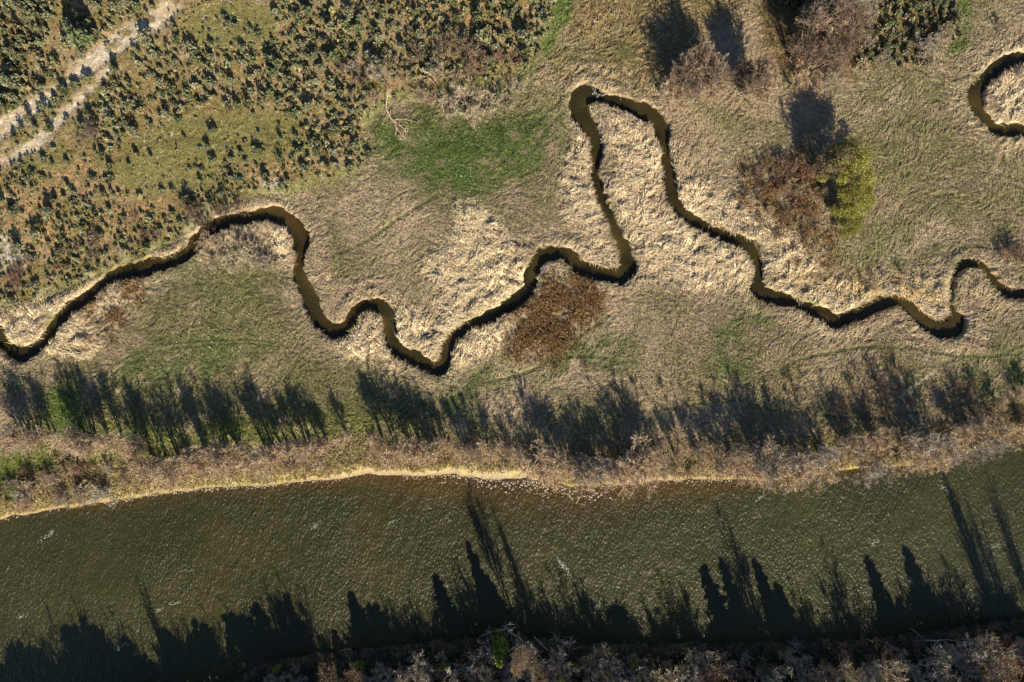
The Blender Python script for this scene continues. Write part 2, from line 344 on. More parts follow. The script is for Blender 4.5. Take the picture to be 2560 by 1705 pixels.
col = lerp(col, C(.20,.15,.07), z_upmid * sm(.9 + N2 * .9 + N3 * .3) * .95)
col = lerp(col, OLIVE * .7 + GREEN * .2, z_upmid * sm(-.1 + N1 * 1.3 + N3 * .3) * .8)
bz = np.maximum(z_bright, near * .35 * sm(.6 + N1 * 1.4))
col = lerp(col, PALE, bz * sm(.85 + N2 * .5 + LIC * .25))
# scrub floor
sc = lerp(np.broadcast_to(MOSS, X.shape + (3,)), TAN * .85, sm(.35 + N2 * .9 + N3 * .6))
sc = lerp(sc, ORANGE, np.maximum(z_orange, .35) * sm(.3 + N1 * .7 + N3 * .9 + N2 * .4))
sc = lerp(sc, C(.175,.16,.055), z_moss * .9 * sm(.9 + N3 * .6))
sc = lerp(sc, GREEN * .7 + MOSS * .5, z_moss * sm(N1 * 1.2 + .1) * .4)
sc = lerp(sc, C(.55,.52,.46), z_white * sm(.5 + N3) * .8)
edge = sm((4.5 - bil(sdf(SCRUB), X, Y)) / 3) * z_scrub
sc = lerp(sc, C(.24,.235,.09), edge * sm(.6 + N2))
sc = lerp(sc, PALE, edge * sm(.1 + N2 * 1.1) * (PY > 480))
speck = sm((vn(X / .45, Y / .45, 2) - .66) * 6)
sc = lerp(sc, C(.5,.47,.38), speck * .8 * sm(.4 + N1))
col = lerp(col, sc, z_scrub)
gravc = lerp(np.broadcast_to(GRAV, X.shape + (3,)), C(.40,.28,.17), sm(.35 + N2 * .9 + N3 * .4))
gravc = lerp(gravc, C(.66,.63,.57), sm((vn(X / .5, Y / .5, 5) - .45) * 5) * .8)
col = lerp(col, gravc, z_gravel)
wd = lerp(np.broadcast_to(SOIL * 1.1, X.shape + (3,)), OCHRE * .8, sm(.3 + N2)); wd = lerp(wd, GREEN, sm(N1 + .1) * .6)
col = lerp(col, wd, z_wood)
hb = lerp(np.broadcast_to(BROWN, X.shape + (3,)), C(.34,.21,.09), sm(.35 + N2 * .6 + N3 * .7))
col = lerp(col, hb, z_heath * .85 * sm(.8 + N2 * .8))
col = lerp(col, hb * 1.1, z_heath2 * sm(.35 + N2 * 1.3) * .85)
col = lerp(col, C(.38,.26,.09), z_heath3 * sm(.5 + N2) * .8)
col = lerp(col, C(.10,.135,.035), z_strip * sm(.8 + N2 * .6))
# riverside wood floor, sand beach
rw = lerp(np.broadcast_to(OCHRE, X.shape + (3,)), C(.27,.19,.12), sm(.45 + N2 * .9))
rw = lerp(rw, C(.16,.19,.055), sm(.15 + N1 * 1.1 + N3 * .3) * .8)
rw = lerp(rw, BROWN, sm(-.15 + N3 * 1.1 + N2 * .5) * .5)
rw = lerp(rw, C(.44,.36,.19), sm(N2 * 1.4 + N3 * .5) * .7)
col = lerp(col, rw, z_riverwood)
z_farleft = np.maximum(zone([(-80,1110),(20,1125),(70,1170),(75,1215),(30,1262),(-80,1270)], 1.6, 2), zone([(115,975),(150,965),(200,1000),(215,1075),(170,1110),(130,1060)], 1.6, 2))
col = lerp(col, C(.095,.14,.03), z_farleft * sm(.8 + N2))
col = lerp(col, C(.13,.15,.035), sm((20 - d_bank + N1 * 5) / 6) * (1 - z_riverwood) * sm(.45 - (PX - 900) / 500 + N2) * .85)
bw = .45 + 1.9 * sm((PX - 650) / 300) * (1 - sm((PX - 1330) / 120)) + .3 * np.sin(PX / 60)
bw = bw * (1 - .4 * sm((PX - 1850) / 80))
beach = sm((bw - d_bank + N3 * .9 + N2 * .6) / .7) * np.where((PX > 840) & (PX < 1340), 1, sm(.75 + N2 * 2.0))
col = lerp(col, lerp(np.broadcast_to(SAND, X.shape + (3,)), C(.36,.27,.11), sm(.2 + N3 * .9 + N2 * .4)), beach)
# south bank: tree shade put into the dark ground colour
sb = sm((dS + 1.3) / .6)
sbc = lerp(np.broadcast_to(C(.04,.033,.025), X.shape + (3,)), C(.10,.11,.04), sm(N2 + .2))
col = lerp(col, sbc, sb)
# footpaths worn in the grass
PATHS = [
 ([(830,640),(907,607),(983,557),(1060,508),(1090,490)], .45, .75, GREEN * .6),
 ([(1600,1030),(1660,1024),(1737,1009),(1844,1001),(1928,1024),(2035,1036),(2180,1047),(2272,1032),(2387,1017),(2483,974),(2600,910)], .45, .55, GREEN * .55),
 ([(1980,905),(2016,895),(2100,878),(2173,867),(2311,875),(2399,892),(2502,886),(2600,840)], .45, .8, GREEN * .55),
 ([(1130,1000),(1180,965),(1250,950),(1316,932),(1365,905),(1400,880),(1440,850),(1520,790)], .5, .7, GREEN * .7),
 ([(1365,905),(1420,892),(1500,893),(1560,905)], .45, .7, GREEN * .8),
 ([(240,950),(306,898),(383,866),(459,855),(612,848),(708,860)], .35, .6, GREEN * .7),
 ([(250,960),(320,908),(400,877),(480,866),(612,858),(700,868)], .35, .6, GREEN * .7),
 ([(735,880),(800,910),(900,960),(1000,980)], .4, .5, TAN2 * .6), ([(700,860),(760,880),(860,930),(1000,960)], .4, .5, TAN2 * .6),
 ([(279,409),(344,367),(402,352),(497,344),(574,356),(700,362),(765,356)], .5, .6, MOSS * .6),
 ([(0,790),(60,775),(180,715),(290,668),(380,628),(480,590)], .4, .5, OLIVE * .7),
 ([(2040,640),(2060,730),(2080,700),(2130,670)], .3, .6, SOIL), ([(1578,625),(1610,620),(1640,590),(1665,565)], .3, .7, SOIL),
 ([(1260,260),(1300,230),(1345,190)], .5, .6, GREEN), ([(1340,310),(1380,270),(1420,235),(1480,205)], .5, .7, GREEN * .6),
 ([(1330,380),(1370,320),(1420,270)], .5, .5, GREEN * .6),
 ([(2340,930),(2360,905),(2450,890),(2560,880),(2620,850)], .6, .6, GREEN), ([(2250,990),(2290,960),(2340,925)], .5, .5, PALE),
 ([(830,1058),(960,1046),(1100,1040),(1250,1040)], .35, .5, GREEN * .5),
]
PATHD = np.zeros_like(X)
for pts, w, st, cc in PATHS:
    d = polyline_dist(line_world([(a, b, 0) for a, b in pts], 4), X, Y, 2.5) + N3 * .25
    m = sm(1 - (d - w * .45) / (w * 1.0)) * min(1, st * 1.05); col = lerp(col, cc, m); PATHD = np.maximum(PATHD, m)
# creek banks: fresh green fringe here and there, brown mud at the edge
fr = sm(1 - np.abs(Dcreek - .4) / .7) * sm(-.2 + fbm(X, Y, 5, 1, 2) * 2.2)
col = lerp(col, C(.13,.17,.035), fr * .7)
col = lerp(col, C(.16,.10,.05), sm(-Dcreek / .3 + .1))
bedc = lerp(np.broadcast_to(C(.12,.075,.03), X.shape + (3,)), C(.2,.13,.06), sm(.5 + N3))
col = lerp(col, bedc, sm(-dRiver / .4))
col = col * (1 + .14 * LIC + .10 * N3)[..., None]
gm = (X < 134) & (X > -134) & (Y > -92) & (Y < 92)
# ------------------------------------------------------------------ ground heights
amp = .15 + .36 * bz + .14 * z_heath + .12 * z_heath2 + .10 * z_upmid
amp = amp * (1 - .75 * z_scrub) * (1 - .45 * z_lush) * (1 - .3 * z_greenL)
amp = amp * (1 - .8 * z_gravel) * (1 - .8 * beach) * (1 - .7 * PATHD)
rug = LIC * .7 + BIG * (.45 + .6 * bz)
Z = .35 * N4 + .15 * N1 + amp * rug + .05 * N3 + .06 * z_scrub * N3 - .10 * PATHD - .35 * z_gravel
Z += .35 * sm(1 - np.abs(Dcreek - 1.6) / 2.2) * (1 - z_scrub)
for (px, py, r, dep) in [(757,178,.9,1.3),(742,236,.9,1.2),(1530,1220,0.1,0)]:
    wx, wy = W(px, py); d = np.hypot(X - wx, (Y - wy)); Z -= dep * sm((r - d) / .5); col = lerp(col, C(.5,.36,.24), sm((r * 1.9 - d + N3 * .6) / .6) * .9)
jit = .62 * fbm(X, Y, 1.3, 2, 3) + .80 * fbm(X, Y, 6.0, 4, 3)
cr = sm((Dcreek + jit - .08) / .42)
Z = Z * cr + (-2.2) * (1 - cr)
WR = -1.7                                             # river level
landN = sm(dN / 3.4); landS = sm(dS / 2.0)
land = np.maximum(landN, landS)
zb = WR - .05 + np.clip(dRiver * .22, -2.5, .25)
Z = np.where(dRiver > 0, (WR + .02) * (1 - land) + Z * land, zb + .05 * N3)
Z = Z + .5 * sm((dS - 2) / 12)
def mk_grid(name, mask, lift, mat, colors):
    """extracts the quads of the survey grid inside mask as one sheet"""
    ny, nx = X.shape; idx = np.arange(ny * nx).reshape(ny, nx)
    q = np.stack([idx[:-1, :-1], idx[:-1, 1:], idx[1:, 1:], idx[1:, :-1]], axis=-1)
    if mask is not None: q = q[mask[:-1, :-1] & mask[1:, 1:] & mask[:-1, 1:] & mask[1:, :-1]]
    q = q.reshape(-1, 4); used, inv = np.unique(q, return_inverse=True); q = inv.reshape(-1, 4)
    V = np.stack([X.ravel()[used], Y.ravel()[used], Z.ravel()[used] + lift], axis=1)
    return obj(name, mesh_from(name, V, q, cols=colors.reshape(-1, 3)[used], smooth=True, mat=mat))
col = np.clip(col, .01, .9).astype(np.float32)
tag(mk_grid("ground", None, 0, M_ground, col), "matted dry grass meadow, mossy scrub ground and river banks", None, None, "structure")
tag(mk_grid("gravel_track", (z_gravel > .5) & gm, .02, M_gravel, col), "pale stony gravel strips crossing the scrub in the top left corner", None, None, "structure")
tag(mk_grid("river_beach", (beach > .5) & (dN > .1) & gm, .015, M_gravel, col), "narrow pale sand strip along the north edge of the river", None, None, "structure")
def zat(x, y):
    i = min(max(int(np.searchsorted(GX, x)) - 1, 0), len(GX) - 2); j = min(max(int(np.searchsorted(GY, y)) - 1, 0), len(GY) - 2)
    return float(Z[j, i])
def samp(F, x, y):
    i = np.clip(np.searchsorted(GX, x), 0, len(GX) - 1); j = np.clip(np.searchsorted(GY, y), 0, len(GY) - 1); return F[j, i]

# ================================================================== water
def ribbon_water(name, C_, level, mat, label):
    n = len(C_); T = np.gradient(C_[:, :2], axis=0); T = nrm(T); Nn = np.stack([-T[:, 1], T[:, 0]], axis=1)
    V = []; cols = []; lanes = [-1, -.55, 0, .55, 1]
    for l in lanes:
        V.append(np.column_stack([C_[:, :2] + Nn * (l * (C_[:, 2:3] / 2 + .8)), np.full(n, level)]))
        cc = C(.029,.024,.008) if abs(l) < .9 else C(.042,.029,.011); cols.append(cc[None] * (1 + .45 * vn(C_[:, :1] / 4 + l, C_[:, 1:2] / 4, 3)) + C(.035,.014,.003)[None] * np.clip(vn(C_[:, :1] / 5 + 3 * l, C_[:, 1:2] / 5, 6), 0, 1))
    V = np.concatenate(V); cols = np.concatenate(cols); F = []
    for k in range(len(lanes) - 1):
        a = np.arange(n - 1) + k * n; F.append(np.stack([a, a + 1, a + 1 + n, a + n], axis=1))
    o = obj(name, mesh_from(name, V, np.concatenate(F), cols=cols, mat=mat)); return tag(o, label, None, None, "structure")
ribbon_water("creek_water", CRW, -1.2, M_creek, "dark brown water of the winding meadow creek")
ribbon_water("oxbow_water", OXW, -1.2, M_creek, "dark brown water of the creek bend cut by the right edge")
rx = np.concatenate([np.arange(-2400, -140, 60.), np.arange(-140, 140, 1.0), np.arange(140, 2401, 60.)])
lanes = 40; V = []; cols = []
for k in range(lanes + 1):
    t = k / lanes; a = np.interp(rx, NBx, NBy) + 1.2; b = np.interp(rx, SBx, SBy) - 1.2; y = a + (b - a) * t
    V.append(np.column_stack([rx, y, np.full(len(rx), WR)]))
    px = rx / S + CX; d = (a - y)
    sh = sm(1 - d / (4 + 10 * np.exp(-((px - 1350) / 420.) ** 2) + 1.5 * vn(rx / 9, y / 9, 1)))
    mid = sm(.5 + (px - 1300) / 1500)
    base = C(.034,.032,.008)[None] * (1 - mid[:, None]) + C(.034,.033,.009)[None] * mid[:, None]
    cc = base * (1 - sh[:, None]) + C(.072,.040,.010)[None] * sh[:, None]
    cols.append(cc)
V = np.concatenate(V); cols = np.concatenate(cols); n = len(rx); F = []
for k in range(lanes):
    a = np.arange(n - 1) + k * n; F.append(np.stack([a + n, a + 1 + n, a + 1, a], axis=1))
tag(obj("river_water", mesh_from("river_water", V, np.concatenate(F), cols=cols, mat=M_river)), "rippled olive green water of the wide river", None, None, "structure")

# ================================================================== grass tufts (lying, matted)
def strokes(name, n, wfun, length, width, hgt, colfun, label, cat, th=None, upright=0.0, seed=1):
    rng = np.random.default_rng(seed); out = []; got = 0; px_ = []
    while got < n:
        m = n * 2; x = rng.uniform(-132, 132, m); y = rng.uniform(-90, 90, m)
        w = wfun(x, y); k = rng.random(m) < w; px_.append(np.column_stack([x[k], y[k]])); got += int(k.sum())
        if len(px_) > 25: break
    P = np.concatenate(px_)[:n]; x, y = P[:, 0], P[:, 1]; n = len(x)
    z = samp(Z, x, y) - .03; t = samp(TH, x, y) + rng.normal(0, .5, n)
    if th is not None: t = rng.uniform(0, 2 * math.pi, n)
    L = length * rng.uniform(.5, 1.4, n) * (1 if th is not None else .55 + .6 * samp(bz, x, y)); w = width * rng.uniform(.6, 1.4, n); h = hgt * rng.uniform(.3, 1.3, n) * (1 + .9 * samp(bz, x, y) * (th is None))
    d = np.column_stack([np.cos(t), np.sin(t), np.zeros(n)]); s = np.column_stack([-np.sin(t), np.cos(t), np.zeros(n)])
    bend = rng.normal(0, .25, n)[:, None] * s
    B = np.column_stack([x, y, z]); up = np.array([[0, 0, 1.]])
    V = np.empty((n, 5, 3), np.float32)
    V[:, 0] = B - s * w[:, None] * .5; V[:, 1] = B + s * w[:, None] * .5
    mid = B + d * (L * .5)[:, None] + up * h[:, None] + bend * L[:, None] * .3
    V[:, 2] = mid + s * w[:, None] * .45; V[:, 3] = mid - s * w[:, None] * .45
    V[:, 4] = B + d * L[:, None] + up * (h * (.35 + upright))[:, None] + bend * L[:, None]
    b = np.arange(n)[:, None] * 5
    cc = colfun(x, y, rng); cc = np.clip(cc, 0.005, .9)
    me = mesh_from(name, V.reshape(-1, 3), b + np.array([[0, 1, 2, 3]]), b + np.array([[3, 2, 4]]), cols=np.repeat(cc, 5, axis=0), mat=M_grass)
    return tag(obj(name, me), label, cat, None, "stuff")
noplant = (Dcreek + jit < .18) | ((dRiver < .9) & (dS < .1))
W_grass = np.where(noplant, 0, (1 - z_scrub) * (.35 + .65 * bz) * (1 - .25 * z_lush) * (1 - beach) * (1 - PATHD) * (1 - .8 * z_heath) * (1 - sb)).astype(np.float32)
def gcol(x, y, rng):
    b = samp(col, x, y); n = len(x); k = rng.random((n, 1)) < .14 + .3 * samp(bz, x, y)[:, None]
    b = np.where(k, b * .55 + PALE * .5, b); return b * rng.uniform(.62, 1.38, (n, 1)) * (1 + samp(bz, x, y)[:, None] * .16)
strokes("dry_grass", 300000, lambda x, y: samp(W_grass, x, y), 1.3, .14, .26, gcol, "matted straw coloured grass lying flat across the creek meadow", "grass", seed=2)
W_heath = np.where(noplant, 0, np.maximum(z_heath * sm(.75 + N2 * 1.2), z_heath2 * .5 * sm(.4 + N2 * 1.6))).astype(np.float32)
def hcol(x, y, rng):
    n = len(x); k = rng.random((n, 1)); a = np.where(k < .55, BROWN[None] * 1.0, np.where(k < .8, C(.30,.18,.08)[None], C(.42,.31,.16)[None])); return a * rng.uniform(.6, 1.3, (n, 1))
strokes("brown_marsh_plants", 34000, lambda x, y: samp(W_heath, x, y), .8, .10, .95, hcol, "patches of rust brown dead marsh plants among the pale grass", "dead plants", th=1, upright=.5, seed=3)
W_rw = np.where(noplant, 0, sm((12 - d_bank) / 4) * (d_bank > 0) * (1 - beach) * (1 - z_farleft)).astype(np.float32)
def rcol(x, y, rng):
    n = len(x); k = rng.random((n, 1)); a = np.where(k < .4, C(.30,.22,.13)[None], np.where(k < .65, C(.26,.24,.08)[None], np.where(k < .85, C(.40,.31,.16)[None], BROWN[None]))); return a * rng.uniform(.6, 1.3, (n, 1))
strokes("bank_undergrowth", 26000, lambda x, y: samp(W_rw, x, y), .8, .15, .55, rcol, "low ochre and brown undergrowth under the riverside trees", "undergrowth", th=1, upright=.8, seed=4)
W_sc = np.where(noplant, 0, z_scrub * (1 - z_gravel)).astype(np.float32)
def scol(x, y, rng): return samp(col, x, y) * rng.uniform(.6, 1.5, (len(x), 1))
strokes("scrub_grass", 40000, lambda x, y: samp(W_sc, x, y), .5, .16, .18, scol, "short mossy grass tufts between the scrub bushes", "grass", th=1, upright=.6, seed=5)
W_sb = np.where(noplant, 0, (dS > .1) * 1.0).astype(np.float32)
def bcol(x, y, rng):  # undergrowth darkened, the shade of the bank is put into its colour
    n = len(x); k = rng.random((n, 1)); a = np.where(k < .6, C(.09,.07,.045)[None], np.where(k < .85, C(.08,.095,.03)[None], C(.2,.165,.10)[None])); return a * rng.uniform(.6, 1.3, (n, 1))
strokes("south_bank_undergrowth", 16000, lambda x, y: samp(W_sb, x, y), .8, .18, .7, bcol, "tangled undergrowth along the south bank, its shade put into the colour", "undergrowth", th=1, upright=.8, seed=6)

# ================================================================== plant kinds
def shrub_mesh(name, seed, nleaf, size, base, lobes=7, tall=1.0, mat=None):
    rng = np.random.default_rng(seed); C_ = []
    for k in range(lobes):
        a = rng.uniform(0, 6.283); r = rng.uniform(.1, .62); rr = rng.uniform(.32, .55); hz = rng.uniform(.35, .8) * tall
        m = int(nleaf / lobes); p = nrm(rng.normal(size=(m, 3))) * (rng.uniform(.55, 1.08, (m, 1))) * rr
        p[:, 2] = p[:, 2] * tall * .95; p += [r * math.cos(a), r * math.sin(a), hz]; C_.append(p)
    P = np.concatenate(C_); P = P[P[:, 2] > .03]
    cc = vary(base, len(P), rng, .35, .12)
    v, f, c_ = leaves(P, size, cc, rng, .2)
    return v, f, c_
GG = (.215,.218,.128)
shrub_lo = [shrub_mesh("s", 100 + i, 95, .23, GG, 5 + i % 4, .9 + .3 * (i % 3)) for i in range(8)]
shrub_xs = [shrub_mesh('s', 300 + i, 24, .42, (.17,.18,.095), 3, .9) for i in range(8)]
shrub_hi = []
for i in range(10):
    base = GG if i < 7 else (.15,.17,.08)
    v, f, c_ = shrub_mesh("s", 200 + i, 300, .15, base, 6 + i % 5, 1.0 + .25 * (i % 3))
    rng = np.random.default_rng(i); ns = 7; a = rng.uniform(0, 6.28, ns)
    p1 = np.column_stack([.45 * np.cos(a), .45 * np.sin(a), rng.uniform(.5, .9, ns)]); p0 = np.zeros((ns, 3))
    tv, tf, tc_ = tubes(p0, p1, np.full(ns, .04), np.full(ns, .015), vary((.1,.075,.05), ns, rng), 4)
    shrub_hi.append((mesh_from("scrub_bush_foliage", v, f, cols=c_, mat=M_leaf), mesh_from("scrub_bush_stems", tv, tf, cols=tc_, mat=M_bark)))

def grow(seed, h, spread, nstem=5, nlimb=6, nbr=5, ntw=6, tw=.07, base=(.30,.21,.16), bark=(.22,.17,.13), start=.22, up=.25):
    """bare broadleaf tree: stems > limbs > branches > twigs"""
    rng = random.Random(seed); nr = np.random.default_rng(seed); T = []; B = []; R = []
    def rv(): return Vector((rng.gauss(0, 1), rng.gauss(0, 1), rng.gauss(0, 1)))
    def path(p, d, L, n, wob, lift):
        pts = [p.copy()]
        for i in range(n):
            d = (d + rv() * wob + Vector((0, 0, lift))).normalized(); p = p + d * (L / n); pts.append(p.copy())
        return pts
    for s in range(nstem):
        az = 6.283 * (s + rng.random() * .7) / nstem; ti = spread * rng.uniform(.35, 1.1) if nstem > 1 else .05
        d = Vector((math.cos(az) * math.sin(ti), math.sin(az) * math.sin(ti), math.cos(ti)))
        L = h * rng.uniform(.72, 1.0); pts = path(Vector((math.cos(az) * .15, math.sin(az) * .15, 0)), d, L, 6, .07, .05)
        r0 = .017 * h + .04
        for i in range(6): T.append((pts[i], pts[i + 1], r0 * (1 - i / 6.6), r0 * (1 - (i + 1) / 6.6)))
        for k in range(nlimb):
            t = start + (1 - start) * (k + rng.random()) / nlimb; i = min(int(t * 6), 5); q = pts[i].lerp(pts[i + 1], t * 6 - i)
            a2 = rng.uniform(0, 6.283); out = Vector((math.cos(a2), math.sin(a2), rng.uniform(.15, .8)))
            d2 = (out + d * .7).normalized(); L2 = h * (.16 + .26 * (1 - t)) * rng.uniform(.7, 1.2); p2 = path(q, d2, L2, 3, .16, .12)
            for i2 in range(3): B.append((p2[i2], p2[i2 + 1], .07 * (1 - i2 / 4), .07 * (1 - (i2 + 1) / 4)))
            for m in range(nbr):
                tt = .2 + .8 * rng.random(); j = min(int(tt * 3), 2); q2 = p2[j].lerp(p2[j + 1], tt * 3 - j)
                d3 = (rv() * .6 + d2 + Vector((0, 0, up))).normalized(); L3 = L2 * rng.uniform(.35, .6) + .25; q3 = q2 + d3 * L3
                R.append((q2, q3, tw * .9, tw * .6))
                for w in range(ntw):
                    qq = q2.lerp(q3, .15 + .85 * rng.random()); d4 = (rv() * .75 + d3 + Vector((0, 0, up))).normalized()
                    R.append((qq, qq + d4 * rng.uniform(.35, .8) * (h / 10) ** .5, tw * .7, tw * .22))
    arr = lambda A: (np.array([list(a[0]) for a in A]), np.array([list(a[1]) for a in A]), np.array([a[2] for a in A]), np.array([a[3] for a in A]))
    tr = join([tubes(*arr(T), vary(bark, len(T), nr), 5), tubes(*arr(B), vary(bark, len(B), nr), 3)])
    p0, p1, w0, w1 = arr(R); cr_ = ribbons(p0, p1, w0, w1, vary(base, len(R), nr, .3, .08), nr)
    return (mesh_from("tree_trunk", *tr[:2], cols=tr[2], mat=M_bark), mesh_from("tree_crown", *cr_[:2], cols=cr_[2], mat=M_twig))
PINK, GREY, STRAW, DKBR = (.53,.395,.26), (.37,.32,.26), (.50,.41,.28), (.19,.13,.09)
K = {}
K['pink'] = [grow(10 + i, 10, .46, 6, 7, 6, 8, .095, PINK) for i in range(5)]
K['grey'] = [grow(30 + i, 10, .50, 6, 7, 6, 8, .095, GREY) for i in range(3)]
K['dark'] = [grow(20 + i, 10, .40, 6, 7, 6, 8, .11, (.20,.135,.10)) for i in range(2)]; K['slim'] = [grow(25 + i, 10, .16, 4, 10, 6, 8, .11, (.24,.17,.12), start=.3) for i in range(2)]
K['tall'] = [grow(40 + i, 10, .20, 4, 10, 6, 8, .10, PINK, start=.3) for i in range(3)]
K['bush'] = [grow(50 + i, 4, .75, 8, 5, 5, 6, .065, (.40,.30,.19), start=.25) for i in range(4)]
K['strawbush'] = [grow(60 + i, 4, .85, 9, 5, 5, 6, .065, STRAW, start=.25) for i in range(3)]
K['greybush'] = [grow(70 + i, 4, .80, 9, 5, 5, 6, .06, GREY, start=.2) for i in range(3)]
K['darkbush'] = [grow(80 + i, 4, .70, 7, 4, 5, 5, .07, DKBR, start=.2) for i in range(3)]
K['whitebush'] = [grow(90 + i, 4, .85, 7, 4, 5, 6, .05, (.50,.50,.42), start=.3) for i in range(2)]
K['reddish'] = [grow(95 + i, 4, .70, 7, 4, 5, 5, .065, (.27,.15,.10), start=.2) for i in range(3)]
BASEH = {'dark': 10, 'slim': 10, 'pink': 10, 'grey': 10, 'tall': 10}
def conifer(seed, base=(.035,.06,.028), R0=.17, open_=0.0):
    """unit height 10"""
    rng = np.random.default_rng(seed); P = []; z = .6
    while z < 9.8:
        f = 1 - z / 10; R = 10 * R0 * (f ** .75) + .1; nb = int(8 + R * 7)
        for k in range(nb):
            a = rng.uniform(0, 6.283); L = R * rng.uniform(.7, 1.15); m = max(2, int(L / .28))
            t = (np.arange(m) + rng.random(m)) / m; P.append(np.column_stack([np.cos(a) * L * t, np.sin(a) * L * t, z - .22 * L * t + rng.normal(0, .05, m)]))
        z += .28 + .12 * rng.random() + open_
    P = np.concatenate(P); v, f_, c_ = leaves(P, .30, vary(base, len(P), rng, .35), rng, .4)
    n = 8; zz = np.linspace(0, 9.7, n + 1); p = np.column_stack([np.zeros(n + 1), np.zeros(n + 1), zz]); r = .16 * (1 - zz / 10) + .01
    tv, tf, tc_ = tubes(p[:-1], p[1:], r[:-1], r[1:], vary((.12,.09,.065), n, rng), 6)
    return (mesh_from("tree_trunk", tv, tf, cols=tc_, mat=M_bark), mesh_from("tree_crown", v, f_, cols=c_, mat=M_needle))
K['conifer'] = [conifer(1 + i, R0=.15 + .02 * i) for i in range(4)]; BASEH['conifer'] = 10
K['brightconifer'] = [conifer(8, base=(.19,.24,.035), R0=.16)]; BASEH['brightconifer'] = 10
def leafy(seed, h, rx_, base, nleaf, size, twigb=(.2,.2,.06), z0=.3):
    rng = np.random.default_rng(seed); tr = grow(seed + 500, h, .55, 5, 5, 4, 4, .07, twigb, start=.2); C_ = []
    for k in range(40):
        u = rng.random() ** .5; a = rng.uniform(0, 6.283); r = rx_ * u * .85; zc = h * (z0 + (.9 - z0) * (1 - (u * .85) ** 2) * rng.uniform(.55, 1)); rr = rng.uniform(.16, .30) * rx_
        p = nrm(rng.normal(size=(nleaf // 40, 3))) * rng.uniform(.4, 1.1, (nleaf // 40, 1)) * rr * [1, 1, .8] + [r * math.cos(a), r * math.sin(a), zc]; C_.append(p)
    P = np.concatenate(C_); v, f, c_ = leaves(P, size, vary(base, len(P), rng, .3), rng)
    return (tr[0], tr[1], mesh_from("tree_foliage", v, f, cols=c_, mat=M_leaf))
K['willow'] = [leafy(5 + i, 10, 5.4, (.27,.26,.06), 15000, .11) for i in range(2)]; BASEH['willow'] = 10
K['brightbush'] = [leafy(15 + i, 4, 1.7, (.22,.30,.03), 2600, .13, z0=.15) for i in range(2)]
K['evergreen'] = [leafy(25 + i, 10, 3.2, (.05,.07,.03), 3000, .24, (.1,.08,.05), .12) for i in range(2)]; BASEH['evergreen'] = 10

def place_pct(x, y, z):
    k = CAMH / (CAMH - z); return (x * k / 256 + .5) * 100, (.5 - y * k / 170.5) * 100
USED = {}
def where(x, y, z):
    a, b = place_pct(x, y, z); return f"{a:.0f}% across {b:.0f}% down"
def plant(kind, x, y, h, label, cat, name, group=None, tilt=0.0, taz=-math.pi / 2, wide=1.0, idx=None, addplace=True, rng=random):
    ms = K[kind]; m = ms[(idx if idx is not None else rng.randrange(len(ms))) % len(ms)]
    s = h / BASEH.get(kind, 4); e = empty(name, (x, y, zat(x, y) - .1)); e.scale = (s * wide, s * wide, s)
    q = Quaternion((math.cos(taz + math.pi / 2), math.sin(taz + math.pi / 2), 0), tilt) @ Quaternion((0, 0, 1), rng.uniform(0, 6.283))
    e.rotation_euler = q.to_euler()
    cx_ = x + math.cos(taz) * math.sin(tilt) * h * .6; cy_ = y + math.sin(taz) * math.sin(tilt) * h * .6
    lb = label + (", " + where(cx_, cy_, h * .6) if addplace else "")
    tag(e, lb, cat, group)
    names = ["trunk", "crown", "foliage"]
    for nm, me in zip(names, m): obj(nm, me, e)
    return e

# ================================================================== scrub bushes (top left half)
rs = random.Random(3)
D_zones = [  # outline, acceptance, mean radius (m)
 ([(690,-20),(1410,-20),(1385,80),(1330,160),(1240,200),(1100,190),(940,220),(905,300),(925,400),(880,435),(800,420),(760,340),(700,230),(690,110)], .9, .95),
 ([(-30,-30),(480,-30),(400,30),(300,70),(230,130),(150,190),(60,260),(-30,330)], .8, 1.1),
 ([(300,110),(420,50),(480,110),(560,130),(700,130),(700,260),(560,260),(440,290),(300,370),(260,380),(180,370),(160,330),(230,270),(280,180)], .62, .9),
 ([(-30,410),(30,405),(180,380),(270,420),(330,480),(520,480),(620,420),(760,380),(900,420),(760,455),(650,480),(530,520),(470,580),(330,650),(180,710),(-30,770)], .62, .72),
 ([(100,340),(140,250),(200,190),(240,185),(210,220),(150,280),(110,330),(40,370),(20,365)], .9, .9),
 ([(560,130),(700,130),(720,240),(760,280),(700,290),(560,270)], .5, .85)]
DZ = [(sdf(p), a, r) for p, a, r in D_zones]; SCS = sdf(SCRUB)
manual = [(532,333,.9),(540,328,1.),(697,316,.7),(647,331,.8),(463,348,.8),(501,371,.8),(522,371,1.1),(534,404,1.3),(564,409,.7),(582,400,.9),(603,383,.8),(616,404,.9),
 (476,425,.6),(490,421,.7),(507,425,.9),(407,480,1.),(432,473,.8),(451,302,1.3),(628,78,.8),(616,82,.6),(647,92,1.),(683,105,.7),(712,122,.9),(566,46,1.1),(574,65,1.2),
 (591,69,1.),(545,105,.6),(635,287,.8),(325,409,.8),(379,392,.7),(115,404,1.2),(134,413,.8),(168,406,1.),(88,436,1.1),(57,417,1.1),(260,390,1.),(291,214,1.4),(268,226,.9),
 (337,268,1.3),(314,264,1.1),(226,287,1.2),(210,318,1.3),(119,272,1.2),(142,256,1.3),(165,230,1.4),(191,214,1.4),(214,199,1.2),(168,295,.9),(80,302,1.2),(130,325,1.3),(57,325,1.),(92,321,1.),
 (741,240,1.3),(700,258,1.2),(755,180,1.),(573,432,1.2),(585,450,1.),(705,352,.9),(742,346,1.),(755,372,1.1),(640,380,1.2),(700,400,1.3),(760,420,1.5),(652,382,1.2)]
